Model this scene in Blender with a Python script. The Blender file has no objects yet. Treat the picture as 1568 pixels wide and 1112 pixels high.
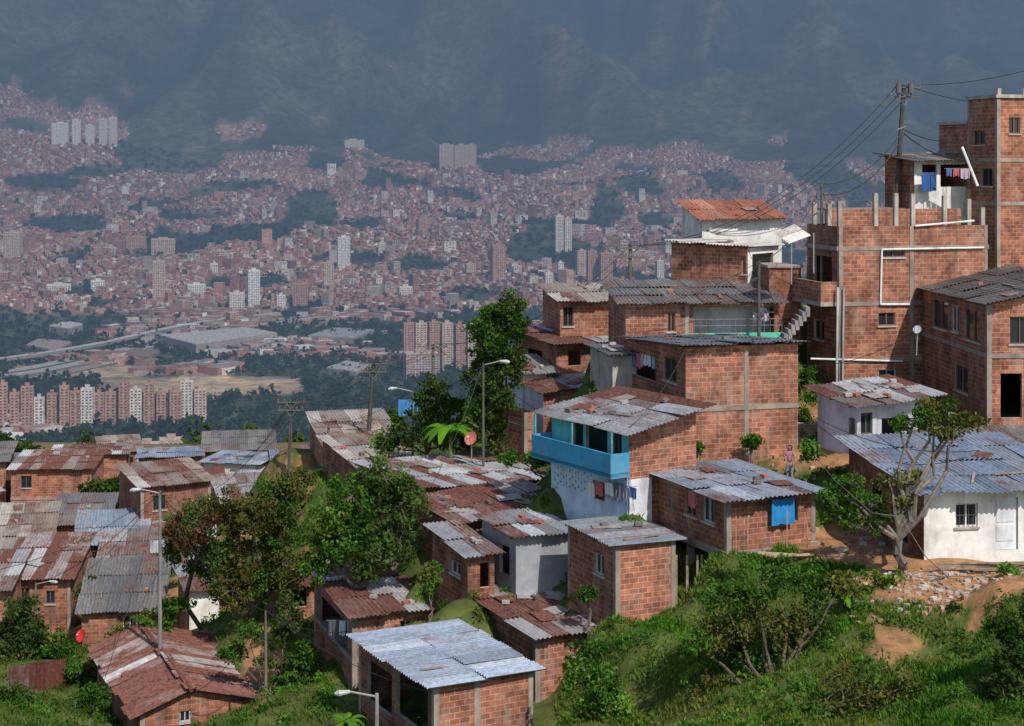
import bpy, math, random, numpy as np
from mathutils import Vector, Matrix
random.seed(7); rng=np.random.default_rng(7)
F=2486.; HY=250.; CX=784.
def P(px,py,d): return Vector(((px-CX)/F*d, d, (HY-py)/F*d))
sc=bpy.context.scene
# ------------------------------------------------------------ noise
T=rng.random((256,256))
def vn(x,y):
    xi=np.floor(x).astype(int); yi=np.floor(y).astype(int); fx=x-xi; fy=y-yi
    fx=fx*fx*(3-2*fx); fy=fy*fy*(3-2*fy)
    a=T[xi&255,yi&255]; b=T[(xi+1)&255,yi&255]; c=T[xi&255,(yi+1)&255]; d=T[(xi+1)&255,(yi+1)&255]
    return (a*(1-fx)+b*fx)*(1-fy)+(c*(1-fx)+d*fx)*fy
def fbm(x,y,o=4):
    s=0;a=.5;t=0
    for i in range(o):
        s=s+a*vn(x*2**i+17.3*i,y*2**i+5.1*i); t+=a; a*=.5
    return s/t
def ss(a,b,x):
    t=np.clip((x-a)/(b-a),0,1); return t*t*(3-2*t)
# ------------------------------------------------------------ materials
def newmat(name,rough=.85):
    m=bpy.data.materials.new(name); m.use_nodes=True
    nt=m.node_tree; b=nt.nodes['Principled BSDF']; b.inputs['Roughness'].default_value=rough
    b.inputs['Specular IOR Level'].default_value=.25
    return m,nt,b
def N(nt,t,**k):
    n=nt.nodes.new(t)
    for a,v in k.items():
        if a in n.inputs: n.inputs[a].default_value=v
        else: setattr(n,a,v)
    return n
def mix(nt,typ,fac,a,b):
    n=nt.nodes.new('ShaderNodeMix'); n.data_type='RGBA'; n.blend_type=typ
    for s,v in ((0,fac),(6,a),(7,b)):
        if hasattr(v,'is_linked'): nt.links.new(v,n.inputs[s])
        elif s and not isinstance(v,(int,float)): n.inputs[s].default_value=(*v[:3],1)
        else: n.inputs[s].default_value=v
    return n.outputs[2]
def ramp(nt,src,p0,c0,p1,c1):
    n=nt.nodes.new('ShaderNodeValToRGB'); e=n.color_ramp.elements
    e[0].position=p0; e[0].color=(*c0,1) if not isinstance(c0,(int,float)) else (c0,c0,c0,1)
    e[1].position=p1; e[1].color=(*c1,1) if not isinstance(c1,(int,float)) else (c1,c1,c1,1)
    nt.links.new(src,n.inputs[0]); return n.outputs[0]
def noise(nt,scale,detail=4,rough=.6,vec=None,sc3=None):
    n=N(nt,'ShaderNodeTexNoise'); n.inputs['Scale'].default_value=scale; n.inputs['Detail'].default_value=detail; n.inputs['Roughness'].default_value=rough
    if vec is not None:
        if sc3:
            mp=N(nt,'ShaderNodeMapping'); mp.inputs['Scale'].default_value=sc3; nt.links.new(vec,mp.inputs[0]); vec=mp.outputs[0]
        nt.links.new(vec,n.inputs['Vector'])
    return n.outputs['Fac']
def bump(nt,b,h,st,dist):
    n=N(nt,'ShaderNodeBump'); n.inputs['Strength'].default_value=st; n.inputs['Distance'].default_value=dist
    nt.links.new(h,n.inputs['Height']); nt.links.new(n.outputs[0],b.inputs['Normal'])
def attr(nt): 
    n=N(nt,'ShaderNodeAttribute'); n.attribute_name='Col'; return n
def pos(nt): return N(nt,'ShaderNodeNewGeometry').outputs['Position']
# brick
mBrick,nt,b=newmat('clay_block_brick',.9)
uv=N(nt,'ShaderNodeUVMap'); br=N(nt,'ShaderNodeTexBrick')
nt.links.new(uv.outputs[0],br.inputs['Vector'])
br.inputs['Scale'].default_value=1.
br.inputs['Mortar Size'].default_value=.015; br.inputs['Mortar Smooth'].default_value=.25; br.inputs['Bias'].default_value=-.1
br.inputs['Brick Width'].default_value=.38; br.inputs['Row Height'].default_value=.2
br.inputs['Color1'].default_value=(.45,.17,.095,1); br.inputs['Color2'].default_value=(.24,.08,.048,1); br.inputs['Mortar'].default_value=(.42,.345,.29,1)
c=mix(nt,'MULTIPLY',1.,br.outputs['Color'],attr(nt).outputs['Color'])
c=mix(nt,'MULTIPLY',1.,c,ramp(nt,noise(nt,.8,6,.7,pos(nt)),.32,(.42,.4,.38),.62,(1.12,1.1,1.08)))
c=mix(nt,'MULTIPLY',1.,c,ramp(nt,noise(nt,4.5,3,.7,pos(nt)),.3,(.76,.74,.72),.6,(1.06,1.06,1.06)))
c=mix(nt,'MIX',ramp(nt,noise(nt,1.5,7,.75,pos(nt),(1,1,.3)),.52,0,.72,.72),c,(.35,.285,.24))
c=mix(nt,'MIX',ramp(nt,noise(nt,1.1,7,.75,pos(nt),(1.6,1.6,.18)),.52,0,.70,.8),c,(.085,.06,.05))
nt.links.new(c,b.inputs['Base Color'])
inv=N(nt,'ShaderNodeMath',operation='SUBTRACT'); inv.inputs[0].default_value=1; nt.links.new(br.outputs['Fac'],inv.inputs[1]); bump(nt,b,inv.outputs[0],.6,.02)
def weathered(name,rough=.85,sc_=1.5,lo=.5,stain=(.2,.16,.12),amt=.35,st3=(1,1,.25)):
    m,nt,b=newmat(name,rough); a=attr(nt).outputs['Color']
    c=mix(nt,'MULTIPLY',1.,a,ramp(nt,noise(nt,sc_,6,.7,pos(nt)),.3,lo,.6,1.08))
    c=mix(nt,'MIX',ramp(nt,noise(nt,sc_*1.6,6,.7,pos(nt),st3),.5,0,.72,amt),c,stain)
    nt.links.new(c,b.inputs['Base Color']); bump(nt,b,noise(nt,14,4,.6,pos(nt)),.25,.02); return m
mConc=weathered('weathered_concrete',.9,1.2,.55,(.1,.08,.07),.6)
mPlast=weathered('painted_plaster',.85,.8,.66,(.22,.17,.13),.6)
mWood=weathered('old_wood',.85,3,.5,(.06,.045,.03),.5)
mCloth=weathered('cloth',.95,2,.8,(.3,.3,.3),.1)
mMetal=weathered('painted_metal',.6,3,.7,(.12,.06,.04),.3)
# tin : streaks run down each sheet (uv: x across, y along)
mTin,nt,b=newmat('corrugated_tin',.5)
at=attr(nt); uv=N(nt,'ShaderNodeUVMap').outputs[0]
n1=noise(nt,1.,7,.68,uv,(4.,.7,1)); n0=noise(nt,.7,5,.6,pos(nt)); n2=noise(nt,6,5,.7,pos(nt))
nm=N(nt,'ShaderNodeMath',operation='ADD'); nt.links.new(n1,nm.inputs[0]); nt.links.new(n0,nm.inputs[1])
ad=N(nt,'ShaderNodeMath',operation='MULTIPLY_ADD'); nt.links.new(nm.outputs[0],ad.inputs[0]); ad.inputs[1].default_value=.5
al_=N(nt,'ShaderNodeMath',operation='MULTIPLY'); nt.links.new(at.outputs['Alpha'],al_.inputs[0]); al_.inputs[1].default_value=.38; nt.links.new(al_.outputs[0],ad.inputs[2])
rf=ramp(nt,ad.outputs[0],.59,0,.79,1)
base=mix(nt,'MULTIPLY',1.,at.outputs['Color'],ramp(nt,n2,.3,.6,.65,1.12))
base=mix(nt,'MULTIPLY',1.,base,ramp(nt,n1,.3,.68,.6,1.08))
rust=mix(nt,'MIX',ramp(nt,n2,.35,0,.65,1),(.065,.028,.024),(.21,.088,.06))
c=mix(nt,'MIX',rf,base,rust); nt.links.new(c,b.inputs['Base Color'])
nt.links.new(ramp(nt,rf,0,.2,1,0.),b.inputs['Metallic']); nt.links.new(ramp(nt,rf,0,.5,1,.9),b.inputs['Roughness'])
bump(nt,b,n2,.2,.02)
mGlass,nt,b=newmat('dark_glass',.12); b.inputs['Base Color'].default_value=(.02,.024,.03,1); b.inputs['Specular IOR Level'].default_value=.5
mDark,nt,b=newmat('painted_dark_interior',.95); b.inputs['Base Color'].default_value=(.05,.045,.04,1)
# leaves
mLeaf=bpy.data.materials.new('leaves'); mLeaf.use_nodes=True; nt=mLeaf.node_tree; nt.nodes.remove(nt.nodes['Principled BSDF']); a=attr(nt).outputs['Color']
b=N(nt,'ShaderNodeBsdfDiffuse'); nt.links.new(a,b.inputs['Color'])
tr=N(nt,'ShaderNodeBsdfTranslucent'); nt.links.new(mix(nt,'MULTIPLY',1.,a,(1.3,1.5,.5)),tr.inputs['Color']); ms=N(nt,'ShaderNodeMixShader'); ms.inputs[0].default_value=.3
nt.links.new(b.outputs[0],ms.inputs[1]); nt.links.new(tr.outputs[0],ms.inputs[2]); nt.links.new(ms.outputs[0],nt.nodes['Material Output'].inputs['Surface'])
mBark=weathered('bark',.95,4,.5,(.04,.03,.02),.5)
# ground
mGround,nt,b=newmat('terrain',.95); at=attr(nt); a=at.outputs['Color']; p=pos(nt)
near=ramp(nt,noise(nt,1.3,8,.7,p),.3,(.4,.4,.4),.68,(1.3,1.2,1.1))
far=mix(nt,'MULTIPLY',1.,ramp(nt,noise(nt,.03,9,.75,p),.34,(.3,.36,.4),.66,(1.8,1.7,1.5)),ramp(nt,noise(nt,.004,6,.7,p),.36,(.55,.6,.65),.64,(1.5,1.4,1.3)))
c=mix(nt,'MULTIPLY',1.,a,near); c2=mix(nt,'MULTIPLY',1.,a,far)
c=mix(nt,'MIX',at.outputs['Alpha'],c2,c); nt.links.new(c,b.inputs['Base Color'])
bump(nt,b,noise(nt,2.5,6,.7,p),.8,.12)
mCity,nt,b=newmat('city_masonry',.9); at=attr(nt)
c=mix(nt,'MULTIPLY',1.,at.outputs['Color'],ramp(nt,noise(nt,.35,4,.8,pos(nt)),.35,.5,.65,1.25)); nt.links.new(c,b.inputs['Base Color'])
# ------------------------------------------------------------ mesh builder
class MB:
    def __init__(s): s.V=[];s.F=[];s.M=[];s.U=[];s.C=[]
    def face(s,pts,mat=0,col=(1,1,1,1),uv=None):
        i=len(s.V); n=len(pts); s.V+= [tuple(p) for p in pts]; s.F.append(tuple(range(i,i+n))); s.M.append(mat)
        if len(col)==3: col=(*col,1)
        s.U+= uv if uv else [(0,0)]*n; s.C+=[col]*n
    def hexa(s,b4,t4,mat=0,col=(1,1,1,1)):
        s.face(b4[::-1],mat,col); s.face(t4,mat,col)
        for i in range(4):
            j=(i+1)%4; a,b_=Vector(b4[i]),Vector(b4[j]); L=(b_-a).length
            s.face([b4[i],b4[j],t4[j],t4[i]],mat,col,[(0,a.z),(L,b_.z),(L,t4[j][2]),(0,t4[i][2])])
    def obox(s,O,du,dn,s0,s1,n0,n1,z0,z1,mat=0,col=(1,1,1,1)):
        f=lambda a,b_,z:Vector((O[0]+du[0]*a+dn[0]*b_,O[1]+du[1]*a+dn[1]*b_,z))
        q=[(s0,n1),(s1,n1),(s1,n0),(s0,n0)]
        s.hexa([f(a,b_,z0) for a,b_ in q],[f(a,b_,z1) for a,b_ in q],mat,col)
    def tube(s,p0,p1,r0,r1=None,n=6,mat=0,col=(1,1,1,1),cap=True):
        p0=Vector(p0);p1=Vector(p1); r1=r0 if r1 is None else r1; d=(p1-p0)
        if d.length<1e-5:return
        d.normalize(); u=d.orthogonal().normalized(); v=d.cross(u)
        A=[p0+(u*math.cos(t)+v*math.sin(t))*r0 for t in [2*math.pi*i/n for i in range(n)]]
        B=[p1+(u*math.cos(t)+v*math.sin(t))*r1 for t in [2*math.pi*i/n for i in range(n)]]
        for i in range(n): j=(i+1)%n; s.face([A[i],A[j],B[j],B[i]],mat,col)
        if cap: s.face(A[::-1],mat,col); s.face(B,mat,col)
    def build(s,name,mats,parent=None):
        me=bpy.data.meshes.new(name); me.from_pydata(s.V,[],s.F)
        for m in mats: me.materials.append(m)
        me.polygons.foreach_set('material_index',s.M)
        u=me.uv_layers.new(name='UVMap'); u.data.foreach_set('uv',np.array(s.U,dtype='f').ravel())
        ca=me.color_attributes.new('Col','FLOAT_COLOR','CORNER'); ca.data.foreach_set('color',np.array(s.C,dtype='f').ravel())
        me.update(); o=bpy.data.objects.new(name,me); sc.collection.objects.link(o)
        if parent: o.parent=parent
        return o
def quads(name,V,C,mat,parent=None,k=4):
    V=np.asarray(V,dtype='f').reshape(-1,3); n=len(V)//k
    me=bpy.data.meshes.new(name); me.vertices.add(n*k); me.vertices.foreach_set('co',V.ravel())
    me.loops.add(n*k); me.loops.foreach_set('vertex_index',np.arange(n*k,dtype='i'))
    me.polygons.add(n); me.polygons.foreach_set('loop_start',np.arange(0,n*k,k,dtype='i')); 
    me.update(calc_edges=True); me.validate()
    ca=me.color_attributes.new('Col','FLOAT_COLOR','CORNER'); C=np.asarray(C,dtype='f'); 
    if C.shape[1]==3: C=np.c_[C,np.ones(len(C))]
    ca.data.foreach_set('color',np.repeat(C,k,axis=0).astype('f').ravel())
    me.materials.append(mat); o=bpy.data.objects.new(name,me); sc.collection.objects.link(o)
    if parent:o.parent=parent
    return o
def empty(name):
    e=bpy.data.objects.new(name,None); sc.collection.objects.link(e); return e
MATS=[mBrick,mConc,mPlast,mWood,mTin,mGlass,mDark,mCloth,mMetal]
BR,CO,PL,WO,TI,GL,DK,CL,ME=range(9)
# ------------------------------------------------------------ roofs
PAL={'silver':[(.42,.44,.47,.25),(.34,.35,.37,.4),(.54,.55,.57,.15),(.28,.27,.28,.6),(.4,.37,.35,.75)],
 'blue':[(.27,.32,.40,.1),(.32,.38,.46,.2),(.23,.27,.34,.2),(.38,.42,.48,.3)],
 'slate':[(.17,.19,.21,.1),(.2,.22,.25,.2),(.24,.26,.29,.3),(.15,.16,.17,.3)],
 'rust':[(.34,.25,.23,.8),(.42,.38,.37,.65),(.5,.48,.48,.4),(.26,.14,.12,.9),(.3,.2,.18,.8),(.27,.12,.1,.7),(.46,.43,.42,.55)],
 'gray':[(.22,.21,.2,.2),(.28,.27,.25,.3),(.19,.18,.18,.2),(.25,.23,.21,.4)],
 'mixed':[(.46,.46,.47,.35),(.33,.26,.24,.8),(.27,.25,.24,.5),(.4,.35,.31,.6),(.6,.6,.6,.2),(.25,.12,.1,.8)],
 'beige':[(.45,.39,.32,.35),(.53,.48,.42,.25),(.38,.34,.3,.5)],
 'white':[(.64,.62,.57,.25),(.56,.53,.49,.35)],
 'dkred':[(.24,.085,.07,.6),(.28,.12,.1,.6),(.2,.08,.07,.8),(.36,.28,.27,.6)],
 'tile':[(.5,.2,.12,.1),(.56,.27,.18,.1),(.45,.17,.1,.2)]}
def roofplane(mb,A,e1,e2,l1,l2,o=.35,pal='silver',axis=1,debris=3,sw=.85,sl_=2.3,fine=True):
    nrm=e1.cross(e2).normalized()
    if nrm.z<0:nrm=-nrm
    if axis==1: a,b_,la,lb=e1,e2,l1,l2
    else: a,b_,la,lb=e2,e1,l2,l1
    cols=PAL[pal]; na=max(1,round((la+2*o)/sw)); nb=max(1,round((lb+2*o)/sl_)); wa=(la+2*o)/na; wb=(lb+2*o)/nb
    pitch=.19; prev=random.choice(cols)
    for i in range(na):
        tint0=random.uniform(.88,1.1)
        for j in range(nb):
            if random.random()<.6: prev=random.choice(cols)
            c=list(prev); t=tint0*random.uniform(.85,1.13); c=(c[0]*t,c[1]*t,c[2]*t,min(1,max(0,c[3]+random.uniform(-.2,.2))))
            s0=-o+i*wa-.04; s1=s0+wa+.08; t0=-o+j*wb-.06; t1=t0+wb+.12
            if j==0: t0-=random.uniform(0,.2)
            if j==nb-1: t1+=random.uniform(0,.2)
            lift=.015*((i+j)%2)+random.uniform(0,.02); sk=random.uniform(-.05,.05); tilt=random.uniform(0,.07)
            k=max(2,int((s1-s0)/pitch*4)) if fine else 2; pr=None; uo=random.uniform(0,90)
            for q in range(k+1):
                s=s0+(s1-s0)*q/k; h=(.036*math.sin(2*math.pi*s/pitch) if fine else 0)+lift
                pa=A+a*(s+sk)+b_*t0+nrm*(h+tilt); pb=A+a*(s-sk)+b_*t1+nrm*h
                if pr: mb.face([pr[0],pa,pb,pr[1]],TI,c,[(uo+ps,uo+t0),(uo+s,uo+t0),(uo+s,uo+t1),(uo+ps,uo+t1)])
                pr=(pa,pb); ps=s
    for q in range(debris):
        s=random.uniform(.05,.95)*la; t=random.uniform(.05,.95)*lb; ang=random.choice([0,1.57])+random.gauss(0,.35); p=A+a*s+b_*t+nrm*.08
        d=(a*math.cos(ang)+b_*math.sin(ang)); w=nrm.cross(d); r=random.random()
        if r<.3: L=random.uniform(.3,.9);W=random.uniform(.02,.045);H_=.04;m=WO;c=random.choice([(.3,.22,.15),(.36,.3,.24),(.16,.11,.08)])
        elif r<.7: L=.15;W=.09;H_=.12;m=CO;c=random.choice([(.38,.14,.09),(.36,.33,.3),(.15,.13,.12)])
        else: L=random.uniform(.3,.6);W=random.uniform(.25,.45);H_=.03;m=TI;c=(.42,.42,.42,random.uniform(.2,1))
        b4=[p-d*L-w*W,p+d*L-w*W,p+d*L+w*W,p-d*L+w*W]
        mb.hexa(b4,[x+nrm*H_ for x in b4],m,c)
# ------------------------------------------------------------ walls
def wall(mb,gl,P0,P1,zb,z0,z1,ops,mat,col,rv=.16):
    du=Vector((P1[0]-P0[0],P1[1]-P0[1])); L=du.length
    if L<.05:return
    du/=L; dn=Vector((du.y,-du.x))
    ops=[(max(.12,min(L-.12,a)),max(.12,min(L-.12,b_)),max(zb+.1,min(min(z0,z1)-.08,c)),max(zb+.1,min(min(z0,z1)-.08,d)),t) for a,b_,c,d,t in ops]
    ops=[o for o in ops if o[1]-o[0]>.15 and o[3]-o[2]>.15]
    S=sorted({0,L,*[o[0] for o in ops],*[o[1] for o in ops]}); Z=sorted({zb,*[o[2] for o in ops],*[o[3] for o in ops]})
    zt=lambda s:z0+(z1-z0)*s/L
    pt=lambda s,z,n=0:Vector((P0[0]+du.x*s+dn.x*n,P0[1]+du.y*s+dn.y*n,z))
    for i in range(len(S)-1):
        a,b_=S[i],S[i+1]
        for j in range(len(Z)):
            lo=Z[j]; top=j==len(Z)-1; hi=None if top else Z[j+1]
            mz=lo+.01 if top else (lo+hi)/2
            if not top and any(o[0]<(a+b_)/2<o[1] and o[2]<mz<o[3] for o in ops): continue
            ha,hb=(zt(a),zt(b_)) if top else (hi,hi)
            mb.face([pt(a,lo),pt(b_,lo),pt(b_,hb),pt(a,ha)],mat,col,[(a,lo),(b_,lo),(b_,hb),(a,ha)])
    for a,b_,c,d,t in ops:
        q=[(a,c),(b_,c),(b_,d),(a,d)]
        for i in range(4):
            (x0,y0),(x1,y1)=q[i],q[(i+1)%4]
            mb.face([pt(x0,y0),pt(x1,y1),pt(x1,y1,-rv),pt(x0,y0,-rv)],CO,(.4,.33,.28))
        if t in 'wb':
            gl.face([pt(a,c,-.12),pt(b_,c,-.12),pt(b_,d,-.12),pt(a,d,-.12)],GL)
            fc=(.7,.68,.64) if t=='b' else random.choice([(.12,.1,.09),(.25,.13,.07),(.5,.48,.45)])
            w=.05
            for (x0,x1,y0,y1) in [(a,a+w,c,d),(b_-w,b_,c,d),(a+w,b_-w,c,c+w),(a+w,b_-w,d-w,d),((a+b_)/2-.025,(a+b_)/2+.025,c+w,d-w)]:
                gl.obox(P0,du,dn,x0,x1,-.115,-.06,y0,y1,ME,fc)
            gl.obox(P0,du,dn,a-.06,b_+.06,.003,.07,c-.07,c-.003,CO,(.45,.42,.38))
            if t=='b':
                n=max(3,int((b_-a)/.14))
                for k in range(1,n): gl.tube(pt(a+(b_-a)*k/n,c,-.02),pt(a+(b_-a)*k/n,d,-.02),.012,n=4,mat=ME,col=(.1,.1,.1))
                gl.tube(pt(a,(c+d)/2,-.02),pt(b_,(c+d)/2,-.02),.012,n=4,mat=ME,col=(.1,.1,.1))
        elif t=='d':
            gl.obox(P0,du,dn,a,b_,-.14,-.09,c,d,PL,(.75,.76,.78)); gl.obox(P0,du,dn,a+.12,b_-.12,-.088,-.07,c+.3,(c+d)/2-.05,PL,(.7,.7,.72))
            gl.obox(P0,du,dn,a+.12,b_-.12,-.088,-.07,(c+d)/2+.05,d-.15,PL,(.7,.7,.72))
CTRL=[]
def house(name,c,yt,yb,d,l=None,r=None,th=24,Ld=None,Rd=None,sl=0,sr=0,wm=(BR,BR),wc=((1,1,1),(1,1,1)),ops=[],roof='silver',ov=.3,axis=1,bands=[],cols=True,ctrl=True,stilts=False,deb=3,pcol=[],fine=True):
    th=math.radians(th); cs,sn=math.cos(th),math.sin(th); C=P(c,yt,d)
    uL=lambda x:(C.x-(x-CX)/F*C.y)/(sn+(x-CX)/F*cs)
    uR=lambda x:((x-CX)/F*C.y-C.x)/(cs-(x-CX)/F*sn)
    Ll=Ld if Ld else min(14,max(.6,uL(l))); Lr=Rd if Rd else min(18,max(.6,uR(r)))
    dR=Vector((cs,sn)); dL=Vector((-sn,cs)); R=Vector((C.x+dR.x*Lr,C.y+dR.y*Lr)); L=Vector((C.x+dL.x*Ll,C.y+dL.y*Ll)); B=Vector((R.x+dL.x*Ll,R.y+dL.y*Ll))
    zb=(HY-yb)/F*d; ztC=C.z; ztL=C.z+sl; ztR=C.z+sr; ztB=C.z+sl+sr
    base=zb if stilts else zb-3
    e=empty(name); mb=MB(); gl=MB()
    oL=[];oR=[]
    for (sd,x0,x1,y0,y1,t) in ops:
        if sd=='L':
            a,b_=uL(x0),uL(x1); dm=C.y+cs*(a+b_)/2; a,b_=sorted((Ll-a,Ll-b_)); oL.append((a,b_,(HY-y1)/F*dm,(HY-y0)/F*dm,t))
        else:
            a,b_=sorted((uR(x0),uR(x1))); dm=C.y+sn*(a+b_)/2; oR.append((a,b_,(HY-y1)/F*dm,(HY-y0)/F*dm,t))
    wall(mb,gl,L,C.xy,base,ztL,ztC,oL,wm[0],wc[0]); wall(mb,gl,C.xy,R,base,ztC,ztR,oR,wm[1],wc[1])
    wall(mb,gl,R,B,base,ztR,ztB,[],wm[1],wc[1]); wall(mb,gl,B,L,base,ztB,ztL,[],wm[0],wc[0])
    nL=Vector((-cs,-sn)); nR=Vector((sn,-cs))
    fl=[zb+.02]+[(HY-y)/F*d for y in bands]
    for z in fl: mb.face([(*(C.xy+(dR+dL)*.05),z),(*(R+(dL-dR)*.05),z),(*(B-(dL+dR)*.05),z),(*(L+(dR-dL)*.05),z)],CO,(.3,.27,.24))
    k=random.uniform(.75,1.); cc=(.36*k,.29*k,.245*k)
    for y in bands:
        z=(HY-y)/F*d
        mb.obox(C,dR,nR,-.03,Lr+.03,.002,.035,z-.1,z+.1,CO,cc); mb.obox(C,dL,nL,.002,Ll+.03,.002,.035,z-.1,z+.1,CO,cc)
    if cols:
        for s in (.0,Lr-.18): mb.obox(C,dR,nR,s-(.02 if s==0 else 0),s+.18,.001,.022,base,ztC+sr*s/Lr-.02,CO,cc)
        for s in (.0,Ll-.18): mb.obox(C,dL,nL,s+.002,s+.18,.001,.022,base,ztC+sl*s/Ll-.02,CO,cc)
    for x in pcol:
        s=uR(x); mb.obox(C,dR,nR,s-.1,s+.1,.001,.022,base,ztC-.02,CO,cc)
    if stilts:
        mb.obox(C,dR,nR,-.1,Lr+.1,-Ll-.1,.1,zb-.27,zb-.01,CO,cc)
        for s in (0.05,Lr*.5,Lr-.3):
            for t in (.05,Ll*.5): mb.obox(C,dR,nR,s,s+.24,-t-.24,-t,zb-5,zb-.28,CO,cc)
        mb.obox(C,dR,nR,.3,Lr,-Ll*.55-.1,-Ll*.55,zb-5,zb-.28,CO,(.3,.26,.22))
    mb.build('walls',MATS,e)
    if gl.F: gl.build('windows',MATS,e)
    e1=Vector((dR.x*Lr,dR.y*Lr,sr)); e2=Vector((dL.x*Ll,dL.y*Ll,sl)); l1,l2=e1.length,e2.length
    A=Vector((C.x,C.y,C.z+.07)); rb=MB()
    if roof=='slab': rb.obox(C,dR,nR,-.1,Lr+.1,-Ll-.1,.1,C.z+.002,C.z+.18,CO,(.4,.36,.32))
    elif roof=='gable':
        top=.75; mid=A+e1*.42+Vector((0,0,top)); Rr=A+e1
        for a0,a1,sgn in ((A,mid,1),(mid,Rr,0)):
            v=a1-a0; ln=v.length; u=v/ln
            roofplane(rb,a0 if sgn else a0+u*.27,u,e2/l2,ln-.27,l2,.3,'rust',2,1)
        for off in (Vector((0,0,0)),e2):
            rb.face([A-Vector((0,0,.075))+off,Rr-Vector((0,0,.075))+off,mid-Vector((0,0,.06))+off],BR,(*wc[1],1),[(0,A.z),(l1,A.z),(l1*.42,mid.z)])
        rb.tube(mid-e2/l2*.3+Vector((0,0,.03)),mid+e2+e2/l2*.3+Vector((0,0,.03)),.1,n=6,mat=TI,col=(.3,.2,.18,.8))
    elif roof:
        roofplane(rb,A,e1/l1,e2/l2,l1,l2,ov,roof,axis,deb,fine=fine)
        for k in range(3):
            t=l2*(.02+.48*k); p0=A+e2/l2*t-Vector((0,0,.085)); rb.tube(p0-e1/l1*ov*.8,p0+e1+e1/l1*ov*.8,.04,n=4,mat=WO,col=(.25,.17,.1))
    if rb.F: rb.build('roof',MATS,e)
    if ctrl:
        for q in (C.xy,R,L): CTRL.append((q.x,q.y,zb))
        m=(C.xy+B)/2; CTRL.append((m.x,m.y,zb-.1))
    return dict(e=e,C=C,dR=dR,dL=dL,nR=nR,nL=nL,Ll=Ll,Lr=Lr,uL=uL,uR=uR,zb=zb,sn=sn,cs=cs)
def zat(y,d): return (HY-y)/F*d
white=(.72,.7,.66); lilac=(.57,.57,.67); turq=(.12,.5,.52)
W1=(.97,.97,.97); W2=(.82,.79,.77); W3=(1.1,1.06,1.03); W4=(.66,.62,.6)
DC=77.
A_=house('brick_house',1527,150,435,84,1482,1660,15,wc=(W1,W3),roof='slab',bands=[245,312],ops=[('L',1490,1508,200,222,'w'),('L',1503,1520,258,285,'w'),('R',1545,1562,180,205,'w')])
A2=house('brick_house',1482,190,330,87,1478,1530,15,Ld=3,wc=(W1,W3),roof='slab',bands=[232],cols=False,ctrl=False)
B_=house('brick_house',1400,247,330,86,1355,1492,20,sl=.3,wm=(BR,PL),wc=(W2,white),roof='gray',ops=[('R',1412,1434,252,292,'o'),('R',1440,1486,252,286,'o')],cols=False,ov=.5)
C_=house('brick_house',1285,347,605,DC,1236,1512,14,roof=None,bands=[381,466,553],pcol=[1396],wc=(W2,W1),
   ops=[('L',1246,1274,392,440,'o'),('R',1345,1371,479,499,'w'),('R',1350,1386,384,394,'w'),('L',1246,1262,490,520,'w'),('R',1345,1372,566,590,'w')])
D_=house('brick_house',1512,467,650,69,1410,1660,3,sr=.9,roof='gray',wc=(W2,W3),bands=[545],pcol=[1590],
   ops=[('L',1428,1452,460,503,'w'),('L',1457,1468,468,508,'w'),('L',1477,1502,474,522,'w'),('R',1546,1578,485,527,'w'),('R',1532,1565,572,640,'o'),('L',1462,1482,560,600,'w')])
E1=house('white_house',1075,336,440,89,1058,1197,10,Ld=4,sl=.8,wm=(PL,PL),wc=(white,white),roof='tile',cols=False)
E2=house('brick_house',1145,380,475,82,1028,1192,50,sl=.1,sr=.0,wm=(BR,PL),wc=(W1,white),roof='white',ops=[('R',1152,1184,388,425,'o'),('L',1136,1143,392,420,'w')],cols=False,axis=2,ov=.2)
F_=house('brick_house',958,466,540,77,946,1192,6,Ld=5,sl=.6,roof='gray',ops=[('R',1062,1186,470,511,'o'),('R',1022,1034,478,508,'w')],pcol=[1052],cols=False,ov=.4)
F2=house('brick_house',938,545,600,74,925,975,12,Ld=4,roof='gray',wm=(CO,CO),wc=((.4,.36,.33),(.4,.36,.33)),cols=False)
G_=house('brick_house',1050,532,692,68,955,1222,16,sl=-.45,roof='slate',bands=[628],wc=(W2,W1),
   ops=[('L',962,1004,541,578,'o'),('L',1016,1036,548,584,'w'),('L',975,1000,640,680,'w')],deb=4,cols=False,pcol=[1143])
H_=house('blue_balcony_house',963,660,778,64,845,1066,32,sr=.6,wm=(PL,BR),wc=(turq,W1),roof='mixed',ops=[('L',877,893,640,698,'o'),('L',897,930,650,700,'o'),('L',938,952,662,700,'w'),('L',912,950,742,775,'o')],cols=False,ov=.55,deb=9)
I1=house('brick_house',858,463,545,88,842,952,10,Ld=5,sl=.5,roof='beige',ops=[('R',862,878,470,500,'w')],cols=False)
I2=house('brick_house',852,528,600,86,795,940,24,sl=.3,roof='mixed',wc=(W4,W2),ops=[('L',805,830,535,560,'o'),('R',870,890,536,560,'o')],ov=.5,cols=False)
I3=house('white_house',832,602,690,83,772,930,25,sl=.5,sr=.3,wm=(PL,BR),wc=(lilac,W1),roof='silver',ops=[('L',800,818,640,680,'o')],cols=False)
I3b=house('brick_shed',803,632,705,81,765,818,30,roof=None,wc=(W3,W3),bands=[655])
I4=house('white_house',800,572,650,85,775,845,24,sl=.5,wm=(PL,PL),wc=(lilac,white),roof='gray',cols=False)
J1=house('tin_roof_house',650,748,800,72.5,548,850,33,sr=-.3,sl=.1,roof='mixed',wc=(W2,W2),deb=8,ops=[('L',600,625,745,775,'o')],cols=False)
J1b=house('tin_roof_house',560,724,760,84,530,650,25,Ld=7,sl=.7,roof='beige',wc=(W2,W2),deb=4,cols=False)
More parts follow.
